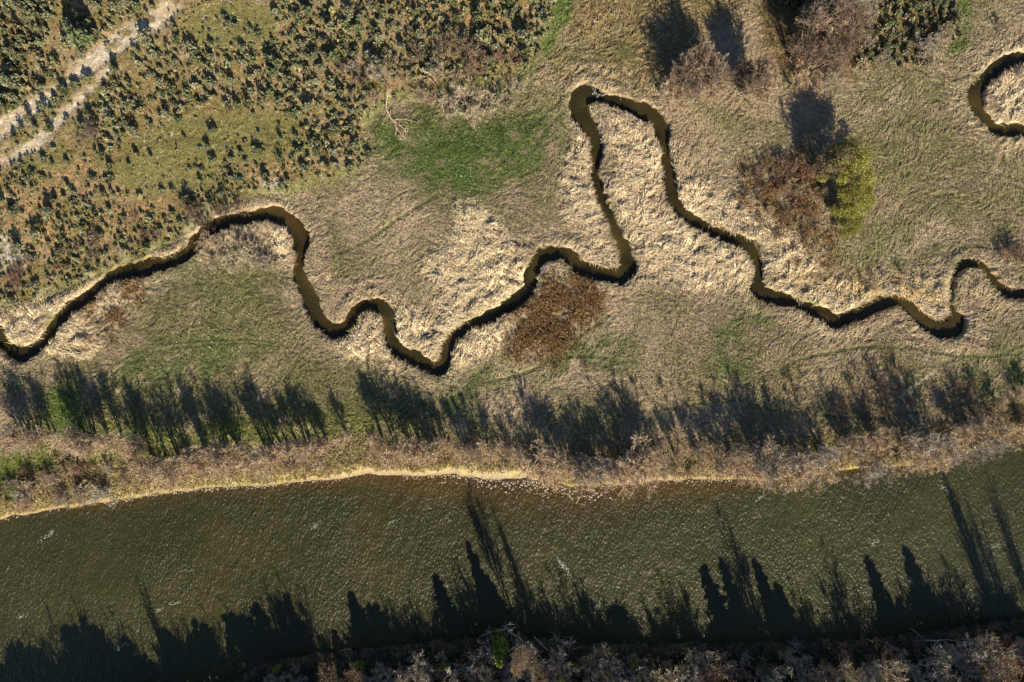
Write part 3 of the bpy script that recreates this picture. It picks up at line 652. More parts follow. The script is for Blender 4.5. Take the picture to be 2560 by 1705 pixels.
S_list = [(px + rs.uniform(-1, 1), py + rs.uniform(-1, 1), r) for px, py, r in manual]
cell = {}
def free(px, py, r):
    ci, cj = int(px // 30), int(py // 30)
    for a in (-1, 0, 1):
        for b in (-1, 0, 1):
            for (qx, qy, qr) in cell.get((ci + a, cj + b), ()):
                if math.hypot(px - qx, py - qy) < (r + qr) * 10 * .57: return False
    return True
def putc(s): cell.setdefault((int(s[0] // 30), int(s[1] // 30)), []).append(s)
for s in S_list: putc(s)
gfield = z_gravel
for t in range(19000):
    px, py = rs.uniform(-40, 1420), rs.uniform(-40, 770); x, y = W(px, py)
    xx, yy = np.array([x]), np.array([y])
    if bil(SCS, xx, yy)[0] < .6: continue
    acc, mr = .16, .6
    for F_, a, r in DZ:
        if bil(F_, xx, yy)[0] > 0: acc, mr = a, r; break
    clump = .5 + .8 * float(fbm(xx, yy, 7.0, 3, 2)[0])
    if mr < .8: acc *= max(.15, clump * 1.3)
    elif acc < .99: acc *= max(.2, clump * 1.4)
    if samp(z_moss, xx, yy)[0] > .5: acc = min(acc, .035)
    if rs.random() > acc: continue
    if samp(gfield, xx, yy)[0] > .3 and rs.random() > .18: continue
    r = mr * rs.lognormvariate(-.22, .46)
    if not free(px, py, r): continue
    s = (px, py, r); S_list.append(s); putc(s)
# young dark bushes at the edge of the top right wood
S2 = []
for t in range(700):
    px, py = rs.uniform(2060, 2400), rs.uniform(-20, 170)
    a = (py < 100 and px > 2180) or (py < 165 and px < 2330 and py > 80)
    if not a: continue
    r = rs.uniform(.7, 1.25)
    if free(px, py, r * 1.15) and rs.random() < .7: s = (px, py, r); S2.append(s); putc(s)
def region(px, py):
    if px > 1500: return "at the edge of the top right wood"
    d1 = (py + px * .75)
    if d1 < 300: return "beyond the gravel strips"
    if d1 < 430 and px < 330: return "beside the pale gravel strips"
    if px > 880: return "in scrub left of the green track"
    if py > 560: return "on the slope above the creek"
    if 260 < px < 780 and 280 < py < 440: return "on the mossy clearing"
    if py > 400: return "on orange ground below the clearing"
    return "in scrub above the mossy clearing"
inview = [s for s in S_list if -10 < s[0] < 2570 and -10 < s[1] < 1715]
allb = sorted(inview, key=lambda s: -s[2]); man = S_list[:len(manual)]
manset = set(man); big = list(man) + [s for s in allb if s not in manset][:240 - len(man)] + S2[:50]
bigset = set(big); rest = [s for s in S_list + S2 if s not in bigset]
for t in range(6000):                                  # seedlings and low cushions
    px, py = rs.uniform(-20, 1410), rs.uniform(-20, 765); xx, yy = [np.array([q]) for q in W(px, py)]
    if bil(SCS, xx, yy)[0] < .3 or samp(z_gravel, xx, yy)[0] > .4: continue
    if fbm(xx, yy, 5.0, 2, 2)[0] + rs.gauss(0, .25) < .12 + .3 * samp(z_moss, xx, yy)[0]: continue
    rest.append((px, py, rs.uniform(.22, .5)))
for i, (px, py, r) in enumerate(big):
    x, y = W(px, py); e = empty("scrub_bush", (x, y, zat(x, y) - .05)); hh = r * rs.uniform(1.0, 1.5) * (1.45 if py + px * .75 < 290 else 1)
    e.scale = (r, r * rs.uniform(.8, 1.1), hh); e.rotation_euler = (0, 0, rs.uniform(0, 6.28))
    m = shrub_hi[rs.randrange(10)]; obj("foliage", m[0], e); obj("stems", m[1], e)
    sz = "small" if r < .8 else ("large" if r > 1.3 else "mid-sized")
    tag(e, f"{sz} grey green bush {region(px, py)}, {where(x, y, hh * .6)}", "bush", "scrub bushes on the stony ground")
parts = []
for (px, py, r) in rest:
    v, f, c_ = (shrub_lo if r > .5 else shrub_xs)[rs.randrange(8)]; x, y = W(px, py); a = rs.uniform(0, 6.28); ca, sa = math.cos(a), math.sin(a)
    hh = r * rs.uniform(1.0, 1.5) * (1.45 if py + px * .75 < 290 else 1); k = rs.uniform(.6, 1.45); tint = np.array([rs.uniform(.9, 1.2), 1, rs.uniform(.8, 1.1)])
    if rs.random() < .08: tint = np.array([1.35, 1.05, .9]) * .9
    vv = np.column_stack([(v[:, 0] * ca - v[:, 1] * sa) * r + x, (v[:, 0] * sa + v[:, 1] * ca) * r + y, v[:, 2] * hh + zat(x, y) - .05])
    parts.append((vv, f, c_ * k * tint))
v, f, c_ = join(parts)
tag(obj("scrub_cover", mesh_from("scrub_cover", v, f, cols=c_, mat=M_leaf)), "dense cover of smaller grey green bushes across the stony scrubland", "scrub", None, "stuff")

# ================================================================== single bushes and trees of the meadow and scrub
def P(kind, px, py, h, label, cat="bush", name="bare_bush", **kw):
    x, y = W(px, py); return plant(kind, x, y, h, label, cat, name, **kw)
P('darkbush', 240, 345, 5.4, "large round grey brown leafless bush left of the mossy clearing", wide=1.15, addplace=False)
P('greybush', 225, 325, 3.0, "small grey leafless bush touching the large round one left of the clearing", addplace=False)
for k, (px, py, h, kd, wd_) in enumerate([(1165,255,4.6,'strawbush',1.5),(1215,275,4.2,'strawbush',1.4),(1120,270,3.8,'strawbush',1.3),(1260,260,3.8,'strawbush',1.2),(1185,295,3.6,'strawbush',1.3),(1290,225,3,'strawbush',1.2),
    (950,190,4.5,'greybush',1.1),(905,205,3.8,'reddish',1.1),(1045,150,4.5,'darkbush',1.1),(1110,140,5,'darkbush',1.1),(1160,135,5,'darkbush',1.2),(1200,150,4.6,'darkbush',1.2),(1090,180,3.8,'greybush',1.2),(1180,180,4,'darkbush',1.2),
    (1250,150,2.6,'reddish',1.7),(1285,150,2.4,'reddish',1.5),(980,160,3.4,'bush',1),(1010,200,3.2,'bush',1.1),(940,250,3,'bush',1.2),(1050,245,2.8,'bush',1.4),(1075,250,2.8,'bush',1.3),(885,170,3,'greybush',1.),(1140,200,3.6,'strawbush',1),
    (860,180,3.5,'darkbush',1.),(1130,105,4,'darkbush',1)]):
    nm = {'strawbush': "straw coloured leafless bush above the lush green grass", 'greybush': "grey leafless bush at the edge of the scrub", 'darkbush': "dark brown leafless thicket bush in the scrub",
          'reddish': "reddish brown low bush in the scrub", 'bush': "pinkish leafless bush near the fallen tree"}[kd]
    P(kd, px, py, h, nm, group="leafless bushes in the upper scrub", wide=wd_)
# by the creek on the left
for px, py, h, kd, t in [(530,600,3.6,'bush',.1),(500,612,3.0,'bush',0),(605,615,4.0,'strawbush',.1),(630,640,4.2,'strawbush',.1),(590,660,3.5,'strawbush',.1),(655,650,3.6,'greybush',.1),(560,625,3.2,'strawbush',0),(540,655,3,'strawbush',0),(680,665,3,'strawbush',0)]:
    P(kd, px, py, h, "pale leafless bush south of the left creek bend", group="pale bushes by the left creek bend", wide=1.15, tilt=t)
for px, py, h in [(475,530,4.2),(497,545,4.4),(520,560,5.2),(556,535,3.4),(572,527,3.4),(600,522,3.0),(540,520,3.2),(612,530,2.6)]:
    P('darkbush', px, py, h, "dark leafless bush on the north bank of the left creek bend", group="dark bushes above the left creek bend", wide=.8)
for t in range(16):
    px = rs.uniform(20, 500); py = 760 - px * .36 + rs.uniform(-90, -25)
    P('reddish' if t % 2 else 'darkbush', px, py, rs.uniform(1.6, 2.6), "low reddish brown bush on the slope above the creek", group="brown bushes on the creek slope", wide=1.3)
# meadow trees on the right
R_ = [(1685,232,8.5,'pink',1.0),(1715,215,9,'pink',1.0),(1740,240,8,'pink',1.0),(1760,195,9,'pink',.9),(1700,262,6.5,'pink',1),(1665,255,6,'pink',1),(1725,180,9.5,'pink',1.),(1700,200,9.5,'grey',1.),(1750,215,9,'pink',1.),(1730,205,10,'grey',1.1),(1710,240,9,'grey',1.1),(1775,235,7.5,'pink',1.)]
R_ += [(1735,190,12,'dark',1.0),(1705,225,11,'dark',1.0),(1765,220,11,'slim',1.2),(1690,205,10,'slim',1.2)]
for px, py, h, kd, w_ in R_: P(kd, px, py, h, ("pinkish" if kd == "pink" else "dark") + " leafless tree above the long creek loop", "tree", "bare_tree", group="pink tree clump above the creek loop", wide=w_)
P('pink', 1862, 243, 10.5, "solitary pinkish leafless tree with fanned crown right of the clump", "tree", "bare_tree", wide=1.0, tilt=.22, taz=-1.25, addplace=False)
for px, py, h in [(1868,236,12.5),(1850,222,12),(1880,212,11),(1838,205,10)]:  # narrow trees added to widen the shadow cast beside the solitary tree
    P('slim', px, py, h, "slim dark leafless tree added to widen shadow of the solitary tree", "tree", "bare_tree", group="slim trees added for the shadow by the solitary tree", wide=1.0)
P('grey', 1848, 190, 7.5, "grey leafless tree standing in shadow just above the solitary pinkish tree", "tree", "bare_tree", wide=.7, addplace=False)
for px, py, h, kd, w_, t in [(1998,130,12,'pink',.8,.35),(2015,70,11,'grey',.9,.15),(2060,60,11,'grey',.9,.15),(2100,35,10,'grey',1.0,.15),(2140,60,8,'grey',.9,.1),(1965,20,12,'evergreen',.8,.1),(2000,-10,13,'evergreen',.9,.1),(1950,-60,13,'evergreen',1,.1),(2035,95,13,'dark',1.,.1),(2015,160,11,'dark',.9,.1),(2055,150,11,'dark',.9,.1),(2030,175,12,'slim',1.,.1),(1990,110,13,'slim',1.,.1),(1975,150,12,'slim',1.,.05),(2100,130,10,'dark',.9,.1),(2085,90,12,'dark',.9,.1),(2075,170,8,'dark',.9,.1),(2120,20,10,'grey',1,.1),
        (2030,120,8,'darkbush',.6,0),(2050,170,5,'darkbush',1,0),(2000,190,5,'pink',1.2,.1),(1985,165,5,'reddish',1,.1),(2070,200,5,'greybush',1,.1),(2100,190,4,'reddish',1,.0),(2040,215,4,'bush',1.1,0),(1990,215,4,'bush',1.2,0),
        (2300,125,4.2,'greybush',1.2,.1),(2330,110,4,'greybush',1.2,.1),(2350,90,3.6,'bush',1.1,.1),(2200,150,3,'greybush',1.2,0),(2150,175,2.8,'strawbush',1.3,0),(2110,120,4,'reddish',1,0),(2160,110,3.4,'greybush',1,0)]:
    tr_ = h > 6 and kd != 'darkbush'
    P(kd, px, py, h, {'dark': "dark brown leafless tree in the top right wood", 'slim': "slim dark leafless tree in the top right wood", 'evergreen': "dark evergreen tree at the top edge of the right wood", 'pink': "reddish leafless tree in the top right wood", 'grey': "grey leafless tree in the top right wood",
        'darkbush': "dark leafless bush in the top right wood", 'reddish': "reddish leafless bush below the top right wood", 'greybush': "greyish leafless bush below the top right wood",
        'bush': "pinkish leafless bush below the top right wood", 'strawbush': "straw coloured bush below the top right wood"}[kd], "tree" if tr_ else "bush", "woodland_tree" if tr_ else "bare_bush", group="trees and bushes of the top right wood", wide=w_, tilt=t, taz=.8 if kd == 'pink' else 1.2)
P('brightbush', 2026, 168, 1.6, "tiny bright yellow green bush below the top right wood", name="leafy_bush", addplace=False)
# the green willow clump
for px, py, h, lb in [(2085,440,13.5,"dark upper part tree of the green willow clump in the right meadow"),(2108,505,10.5,"middle yellow green willow of the clump in the right meadow"),(2110,562,6.5,"lowest and smallest yellow green willow of the clump in the right meadow")]:
    P('willow', px, py, h, lb, "tree", "willow_tree", group="green willows in the right meadow", addplace=False, wide=1.05)
P('dark', 2046, 425, 12.0, "dark leafless tree behind the upper left side of the green willows", "tree", "bare_tree", addplace=False, wide=1.05)
P('dark', 2035, 425, 9.0, "smaller dark leafless tree left of the green willows", "tree", "bare_tree", addplace=False, wide=1.0)
for px, py, h, kd in [(1935,440,3.2,'reddish'),(1965,430,4.,'reddish'),(1990,425,4.,'reddish'),(2015,440,4.2,'reddish'),(1975,470,3.6,'bush'),(2000,480,3.6,'bush'),(2030,490,3.6,'reddish'),(1945,480,3,'reddish'),(1990,520,3,'reddish'),(2020,540,3,'reddish'),(1905,470,2.6,'darkbush'),
        (1860,480,2.4,'darkbush'),(1870,510,2.4,'reddish'),(1960,540,2.6,'darkbush'),(2010,590,2.4,'reddish'),(1980,620,2.2,'reddish'),(1935,590,2.2,'darkbush'),(2040,580,2.4,'reddish'),(1885,440,2.6,'darkbush'),(1905,420,3,'reddish'),(1945,405,3.2,'darkbush'),(1895,500,2.4,'reddish'),(1920,530,2.4,'bush'),(1900,560,2.2,'darkbush'),(1990,655,2,'reddish'),(2025,630,2.2,'bush'),(1865,445,2.2,'bush'),(1840,500,2.,'reddish')]:
    P(kd, px, py, h, "red brown leafless bush left of the green willows", group="red brown bushes left of the willows", wide=1.1)
for px, py, h, kd in [(2515,625,4,'darkbush'),(2535,640,3.5,'reddish'),(2500,640,3.2,'reddish'),(2555,650,3,'reddish'),(2495,75,3,'darkbush'),(2545,190,2.6,'greybush'),(2175,690,2.,'darkbush'),(2150,700,1.8,'darkbush'),(2205,685,1.8,'darkbush'),(2250,680,1.6,'darkbush')]:
    P(kd, px, py, h, "dark leafless bush in the right meadow", group="scattered bushes of the right meadow", wide=1.0)
for px, py, h in [(1390,925,1.3),(1462,912,1.4),(1245,585,1.2)]: P('reddish', px, py, h, "low brown bush alone in the grass", group="low brown bushes in open grass", wide=1.5)
# brown thickets north of the river, right half
for px, py in [(2130,905),(2160,890),(2180,930),(2120,950),(2200,960),(2230,900),(2240,950),(2160,975),(2210,1000),(2100,985),(2080,1000),(2260,980),(2150,1010),(2380,945),(2410,960),(2350,985),(2420,930),(2530,1010),(2550,1030)]:
    P('darkbush' if (px // 10) % 2 else 'reddish', px + 8, py + 20, rs.uniform(2., 3.4), "dark brown leafless bush north of the riverside trees", group="brown thicket north of the right riverside trees", wide=1.0)
for t in range(34):
    px = rs.uniform(1560, 2050); py = rs.uniform(930, 1030) + (px < 1650) * 0
    P('darkbush' if t % 3 else 'bush', px, py, rs.uniform(1.0, 2.0), "small brown sapling north of the riverside trees", "sapling", "sapling", group="saplings north of the riverside trees", wide=.6)

# ================================================================== riverside trees (north bank)
rt = random.Random(21)
def bank_y(px): return float(np.interp(px, [p[0] for p in NB], [p[1] for p in NB]))
def from_tip(tx, ty, ry):
    rx_ = tx + (ry - ty) * (-SHX / SHY); L = (ry - ty) * S / SHY; return rx_, L / COT
big_tips = [(15,905),(45,915),(75,930),(150,905),(180,915),(215,930),(250,930),(290,945),(320,950),(350,950),(385,960),(410,950),(450,945),(480,950),(520,965),(545,955),(600,930),(630,955),(655,975),(690,955),(720,940),(750,960),(780,985),(830,975),
 (900,935),(930,925),(960,920),(990,930),(1020,945),(1045,960),(1080,1000),(1110,980),(1140,970),(1170,980),(1200,1010),(1240,1020),(1290,975),(1320,965),(1350,975),(1400,995),(1425,985),(1460,1000),(1500,960),(1530,950),(1560,975),(1600,1010),
 (1640,1000),(1665,1010),(1690,985),(1715,1000),(1740,980),(1770,990),(1790,975),(1820,935),(1850,945),(1900,965),(1930,960),(1960,970),(2000,975),(2060,965),(2090,970),(2130,960),(2150,975),(2200,935),(2230,900),(2260,920),(2330,935),(2370,925),(2400,940),(2430,930),(2480,985),(2530,960),(2560,970)]
big_tips += [(tx + rt.uniform(12, 30), ty + rt.uniform(5, 45)) for tx, ty in big_tips if rt.random() < .4]
for i, (tx, ty) in enumerate(big_tips):
    ry = bank_y(tx + 60) - (95 if tx < 850 else 85) + rt.uniform(-14, 14)
    if tx < 120: ry = 1075 + rt.uniform(-10, 10)
    elif tx < 330: ry = 1090 + rt.uniform(-10, 15)
    rx_, h = from_tip(tx, ty, ry)
    right = rx_ > 1780 or 1330 < rx_ < 1600
    kd = rt.choice(['pink', 'pink', 'tall', 'grey']) if right else rt.choice(['tall', 'pink', 'tall'])
    tl = rt.uniform(.25, .5) if right else rt.uniform(.05, .25)
    seg = "left" if rx_ < 850 else ("middle" if rx_ < 1700 else "right")
    tone = {'pink': 'pinkish brown', 'grey': 'greyish', 'tall': 'slender pinkish brown'}[kd]
    P(kd, rx_, ry, max(h, 4.5) * (1.05 + .05 * right), f"{tone} leafless tree on the {seg} north river bank", "tree", "riverside_tree", group="leafless trees along the north river bank", tilt=tl, taz=-1.571 + rt.uniform(-.3, .3), wide=rt.uniform(.9, 1.15) if right else rt.uniform(.7, 1.0), rng=rt)
# crowns overhanging the river, right half and the two pale trees at far left
for px, py, h, kd, t in [(1345,1150,6.5,'pink',.45),(1395,1160,7,'pink',.5),(1450,1175,7,'pink',.5),(1500,1165,6,'pink',.35),(1560,1150,6.5,'pink',.45),(1600,1150,6,'pink',.3),(1850,1150,7.5,'pink',.45),(1895,1165,7,'pink',.4),(1960,1160,7.5,'pink',.45),(2000,1165,7,'grey',.4),
        (2050,1150,7.5,'pink',.45),(2150,1145,8,'grey',.5),(2180,1130,7,'grey',.5),(2240,1130,7,'pink',.4),(2290,1120,7.5,'pink',.45),(2330,1110,7,'pink',.45),(2370,1110,7,'grey',.4),(2425,1090,7.5,'grey',.5),(2465,1085,7.5,'grey',.5),(2500,1070,6.5,'pink',.45),(2545,1050,6,'pink',.4),(2265,1075,6,'pink',.2),(2400,1060,6,'pink',.2)]:
    P(kd, px, py, h, ("pinkish" if kd == 'pink' else "greyish") + " leafless tree leaning out over the river", "tree", "riverside_tree", group="trees leaning over the north river edge", tilt=t + .12, taz=-1.571 + rt.uniform(-.35, .35), wide=1.15, rng=rt)
P('grey', 60, 1085, 7.5, "round pale leafless tree by the green strip at the far left", "tree", "riverside_tree", tilt=.1, wide=1.25, addplace=False, rng=rt)
P('pink', 235, 1100, 8.0, "round pale brown leafless tree right of the green strip at the left", "tree", "riverside_tree", tilt=.1, wide=1.1, addplace=False, rng=rt)
P('pink', 200, 1085, 6.0, "small leafless tree touching the round pale brown tree at the left", "tree", "riverside_tree", tilt=.1, wide=1.1, addplace=False, rng=rt)
for k in range(96):
    px = rt.uniform(150, 1780) if k < 74 else rt.uniform(-10, 220); by = bank_y(px); py = by - rt.uniform(22, 95)
    if px < 220: py = by - rt.uniform(20, 110)
    if py > by - 40 and 820 < px < 1350: py -= 25
    kd = rt.choice(['bush', 'bush', 'strawbush', 'greybush', 'bush', 'reddish']); h = rt.uniform(1.8, 3.8)
    tone = {'bush': 'pinkish', 'strawbush': 'straw coloured', 'greybush': 'grey', 'reddish': 'red brown'}[kd]
    P(kd, px, py, h, f"{tone} leafless bush on the north river bank", group="bushes along the north river bank", tilt=rt.uniform(0, .3), wide=rt.uniform(.9, 1.2), rng=rt)
for px, py, h, lb in [(262,1225,3.4,"pale whitish bush at the waterline on the left, largest of three"),(228,1252,2.0,"small pale whitish bush at the waterline, leftmost of three"),(282,1258,2.2,"pale whitish bush reaching over the water, rightmost of three"),(2205,1180,1.8,"pale green grey bush over the water between two leaning trees")]:
    P('whitebush', px, py, h, lb, wide=1.2, addplace=False, group="pale waterline bushes")

# ================================================================== south bank
so = random.Random(5)
tips = [(11,1587,'e'),(50,1600,'e'),(88,1580,'b'),(140,1525,'e'),(172,1518,'e'),(207,1534,'e'),(276,1580,'b'),(344,1469,'t'),(390,1560,'e'),(421,1553,'b'),(475,1537,'e'),(520,1575,'b'),(555,1513,'e'),(590,1520,'e'),(625,1505,'e'),(658,1475,'b'),(689,1470,'e'),(716,1488,'b'),(754,1507,'e'),(807,1541,'e'),(850,1560,'e'),(872,1491,'c'),
 (914,1497,'e'),(950,1505,'e'),(990,1515,'e'),(1044,1522,'b'),(1086,1446,'c'),(1144,1418,'b'),(1180,1390,'c'),(1213,1445,'c'),(1245,1310,'t'),(1305,1484,'b'),(1339,1455,'b'),(1385,1514,'b'),(1423,1438,'b'),(1450,1530,'e'),(1488,1513,'b'),(1530,1500,'e'),(1580,1560,'b'),(1614,1522,'e'),(1655,1530,'e'),(1691,1480,'b'),(1710,1525,'e'),
 (1763,1423,'c'),(1809,1415,'c'),(1828,1365,'b'),(1893,1409,'c'),(1947,1469,'c'),(1970,1510,'e'),(2008,1499,'b'),(2040,1520,'e'),(2077,1434,'b'),(2177,1400,'c'),(2240,1490,'e'),(2272,1373,'c'),(2340,1500,'e'),(2376,1212,'T'),(2414,1296,'t'),(2441,1290,'t'),(2494,1239,'t'),(2505,1460,'e'),(2590,1440,'e')]
for k in range(13):                                  # the lower closed row of the same wood
    tips.append((-60 + k * 46 + so.uniform(-14, 14), 1600 + so.uniform(-22, 40), 'e'))
for k in range(40):
    if so.random() < .62: tips.append((620 + k * 48 + so.uniform(-16, 16), 1572 + so.uniform(-26, 20), 'E'))  # unseen evergreens added below the frame to darken the south bank
tips = [t for t in tips if not (t[2] == 'E' and 1180 < t[0] < 1300)]
tips = [t for t in tips if not (t[0] > 640 and t[2] == 'e' and t[1] > 1500)]
for tx, ty, k in tips:
    ry = 1728 + so.uniform(0, 45) + max(0, (650 - tx)) * .22
    rx_ = tx + (ry - ty) * (-SHX / SHY); L = (ry - ty) * S / SHY; h = (L) / COT + WR * .95
    kd = {'c': 'conifer', 'e': 'evergreen', 'E': 'evergreen', 'b': 'grey', 't': 'tall', 'T': 'tall'}[k]
    lab = {'E': "low dark evergreen added unseen below the frame to shade the south bank", 'c': "pointed dark conifer on the south bank casting a spire shadow on the river", 'e': "broad dark evergreen tree below the frame casting a rounded shadow on the river", 'b': "leafless tree below the frame casting a thin broken shadow on the river", 't': "tall slender tree below the frame casting a long narrow shadow across the river", 'T': "tallest slender tree below the frame, its shadow nearly crossing the river"}[k]
    wd_ = {'c': 1.7, 'e': .95, 'E': .8, 'b': .62, 't': .2, 'T': .24}[k] * min(1.2, max(.7, 14 / h) if k in 'ce' else 1)
    x, y = W(rx_, ry)
    plant(kd, x, y, h, lab, "tree", {'c': 'conifer_tree', 'e': 'evergreen_tree', 'E': 'evergreen_tree'}.get(k, 'bare_tree'), group="trees just below the frame on the south bank", wide=wd_, addplace=False, rng=so)
P('brightconifer', 1251, 1603, 15.5, "bright yellow green conifer below the dead wood on the south bank", "tree", "conifer_tree", addplace=False, rng=so)
P('tall', 1297, 1588, 22.5, "tallest slender leafless tree, right of the bright yellow green conifer", "tree", "bare_tree", wide=.36, addplace=False, rng=so)
for px, py, h, kd, lb in [(1222,1622,6.0,'greybush',"round grey leafless bush left of the bright green bush by the dead wood"),
        (1335,1645,7.0,'strawbush',"large straw coloured leafless bush right of the bright green bush"),(1400,1650,6.0,'strawbush',"pale straw bush right of the large straw coloured bush"),(1500,1635,6.4,'bush',"pinkish leafless bush on the south bank right of the small dead tree"),
        (1540,1652,3.2,'strawbush',"small tan bush right of the pinkish south bank bush"),(1175,1690,2.6,'brightbush',"low bright green bush at the bottom edge left of the middle"),(1745,1635,5.6,'strawbush',"tan round bush on the south bank below the two conifer shadows"),
        (2530,1630,6.0,'strawbush',"large pale leafless bush in the bottom right corner"),(2370,1680,3.0,'brightbush',"low bright green bush near the bottom right corner"),(1625,1680,2.4,'brightbush',"small yellow green bush at the bottom right of the middle"),(2260,1665,2.4,'brightbush',"small yellow green bush left of the bottom right corner")]:
    P(kd, px, py, h, lb, name="leafy_bush" if kd == 'brightbush' else "bare_bush", addplace=False, wide=1.1 if kd != 'brightbush' else .85, rng=so)
for k in range(64):
    px = 610 + k * 31 + so.uniform(-12, 12); sy = float(np.interp(px, [p[0] for p in SB], [p[1] for p in SB])); kd = so.choice(['darkbush', 'darkbush', 'reddish'])
    P(kd, px, sy + so.uniform(2, 12), so.uniform(1.2, 2.6), "dark leafless bush overhanging the shaded south waterline", group="bushes at the south waterline", wide=1.2, tilt=.2, taz=1.57, rng=so)
for k in range(84):
    px = 600 + k * 23.6 + so.uniform(-18, 18); sy = float(np.interp(px, [p[0] for p in SB], [p[1] for p in SB]))
    row = k % 3; py = sy + [24, 46, 70][row] + so.uniform(-9, 12); h = [3.2, 5.4, 7.2][row] * so.uniform(.75, 1.25)
    if px > 2300: h *= 1.25
    if py > 1704: continue
    kd = so.choice(['bush', 'greybush', 'strawbush', 'strawbush', 'greybush', 'reddish', 'darkbush'])
    P(kd, px, py, h, {'bush': 'pinkish', 'greybush': 'grey', 'darkbush': 'dark brown', 'strawbush': 'straw coloured', 'reddish': 'red brown'}[kd] + " leafless young tree on the shaded south bank", "tree", "bank_tree", group="young trees on the shaded south bank", wide=so.uniform(.8, 1.15), rng=so)
for px, py in [(700,1668),(905,1655),(1120,1655),(1440,1660),(1575,1650),(1660,1665),(1830,1655),(1900,1668),(2050,1650),(2160,1660),(2340,1640),(2450,1640)]:
    P('brightbush', px + so.uniform(-8, 8), py, so.uniform(2.6, 4.2), "olive green leafy bush on the south bank", name="leafy_bush", group="green bushes on the south bank", wide=.8, rng=so)

# ================================================================== dead wood
def deadwood(name, label, chains, cat="dead tree", base=(.42,.38,.33), group=None, twigs=0, seed=1, cast=(-.05, .95)):
    """chains: (list of (px,py,height m), r0, r1)"""
    rng = np.random.default_rng(seed); x0, y0 = W(*chains[0][0][0][:2]); z0 = zat(x0, y0); e = empty(name, (x0, y0, z0)); tag(e, label, cat, group)
    for k, (pts, r0, r1) in enumerate(chains):
        C_ = []
        for (px, py, hh) in pts:
            x, y = W(px, py); C_.append([x - x0, y - y0, max(zat(x, y), WR) - z0 + hh])
        Q = catmull([tuple(p) for p in C_], 4); n = len(Q) - 1; Q[1:-1] += rng.normal(0, .04, (n - 1, 3)); r = np.linspace(r0, r1, n + 1)
        p = [tubes(Q[:-1], Q[1:], r[:-1], r[1:], vary(base, n, rng, .15), 6)]
        m = twigs if k else twigs // 2
        if m:
            t = rng.integers(n // 2, n + 1, m); d = nrm(rng.normal(size=(m, 3)) * [1, 1, .7] + [0, .2, .5]); q0 = Q[t]; L = rng.uniform(.5, 1.6, m)[:, None]
            q1 = q0 + d * L; q2 = q1 + nrm(d + rng.normal(0, .4, (m, 3))) * L * .6; w = np.full(m, .035)
            p.append(tubes(q0, q1, w, w * .7, vary(base, m, rng, .2), 3)); p.append(tubes(q1, q2, w * .7, w * .3, vary(base, m, rng, .2), 3))
            q3 = q1 + nrm(d + rng.normal(0, .7, (m, 3))) * L * .5; p.append(tubes(q1, q3, w * .6, w * .25, vary(base, m, rng, .2), 3))
        v, f, c_ = join(p); obj("trunk" if k == 0 else "branch", mesh_from("dead_limb", v, f, cols=c_, mat=M_dead), e)
    return e
deadwood("fallen_tree", "bleached fallen tree with spread branches reaching from the south bank into the river", [
 ([(1330,1626,.3),(1306,1605,.6),(1281,1588,1.0),(1262,1568,1.6)], .28, .12), ([(1275,1584,1.),(1264,1597,.9),(1245,1597,1.),(1216,1604,.6)], .14, .05), ([(1264,1575,1.4),(1247,1578,1.2),(1222,1586,1.),(1206,1593,.6)], .13, .05),
 ([(1222,1586,1.),(1218,1577,1.2),(1232,1598,.8),(1240,1612,.3)], .09, .04), ([(1280,1588,1.),(1277,1600,1.2),(1290,1608,1.6),(1296,1600,2.)], .12, .05), ([(1247,1578,1.2),(1249,1600,.9),(1262,1610,.5)], .1, .04), ([(1262,1568,1.6),(1266,1556,3.2)], .09, .03), ([(1270,1580,1.4),(1276,1570,3.),(1280,1566,4.)], .09, .03)], twigs=14, seed=4)
deadwood("fallen_dead_tree", "grey trunk lying diagonally on the dark south bank beside the brush pile", [([(1369,1626,.3),(1352,1610,.3),(1335,1598,.2)], .22, .1)], cat="log", twigs=0, seed=6)
deadwood("dead_tree", "small bleached dead tree with forked twigs on the south bank", [([(1427,1622,.2),(1420,1610,1.6),(1415,1598,3.)], .13, .05), ([(1420,1610,1.6),(1428,1602,3.2)], .07, .03), ([(1419,1608,1.8),(1410,1606,3.)], .07, .03)], twigs=16, seed=7)
deadwood("fallen_log", "pale log lying to the right of the small dead tree", [([(1429,1626,.15),(1450,1625,.2),(1466,1622,.15)], .13, .06)], cat="log", seed=8)
deadwood("fallen_log", "long pale log bowed along the dark bank at the lower right", [([(2310,1602,.2),(2340,1600,.3),(2368,1598,.3),(2400,1603,.3),(2433,1604,.2)], .20, .08)], cat="log", twigs=4, seed=9)
deadwood("fallen_log", "thin pale branch lying just up river of the long bowed log", [([(2286,1578,.2),(2300,1588,.2),(2310,1597,.2)], .10, .05)], cat="log", seed=10)
deadwood("dead_brush", "grey brush pile of drift branches between trunk and small dead tree", [([(1372,1606,.3),(1390,1600,.4),(1404,1596,.3)], .07, .03), ([(1380,1612,.3),(1396,1606,.4),(1408,1604,.4)], .06, .03), ([(1388,1590,.6),(1392,1602,.3)], .05, .03)], cat="brush pile", twigs=14, seed=11)
deadwood("dead_brush", "pale drift branches at the waterline left of the middle", [([(842,1636,.2),(858,1630,.3),(872,1631,.2)], .06, .02)], cat="brush pile", twigs=14, seed=12)
deadwood("dead_tree", "broken grey dead tree at the shaded bank below the twin conifer shadows", [([(1998,1632,.3),(1985,1615,2.),(1972,1600,3.)], .1, .04), ([(1985,1615,2.),(1990,1602,3.)], .05, .02)], twigs=10, seed=13)
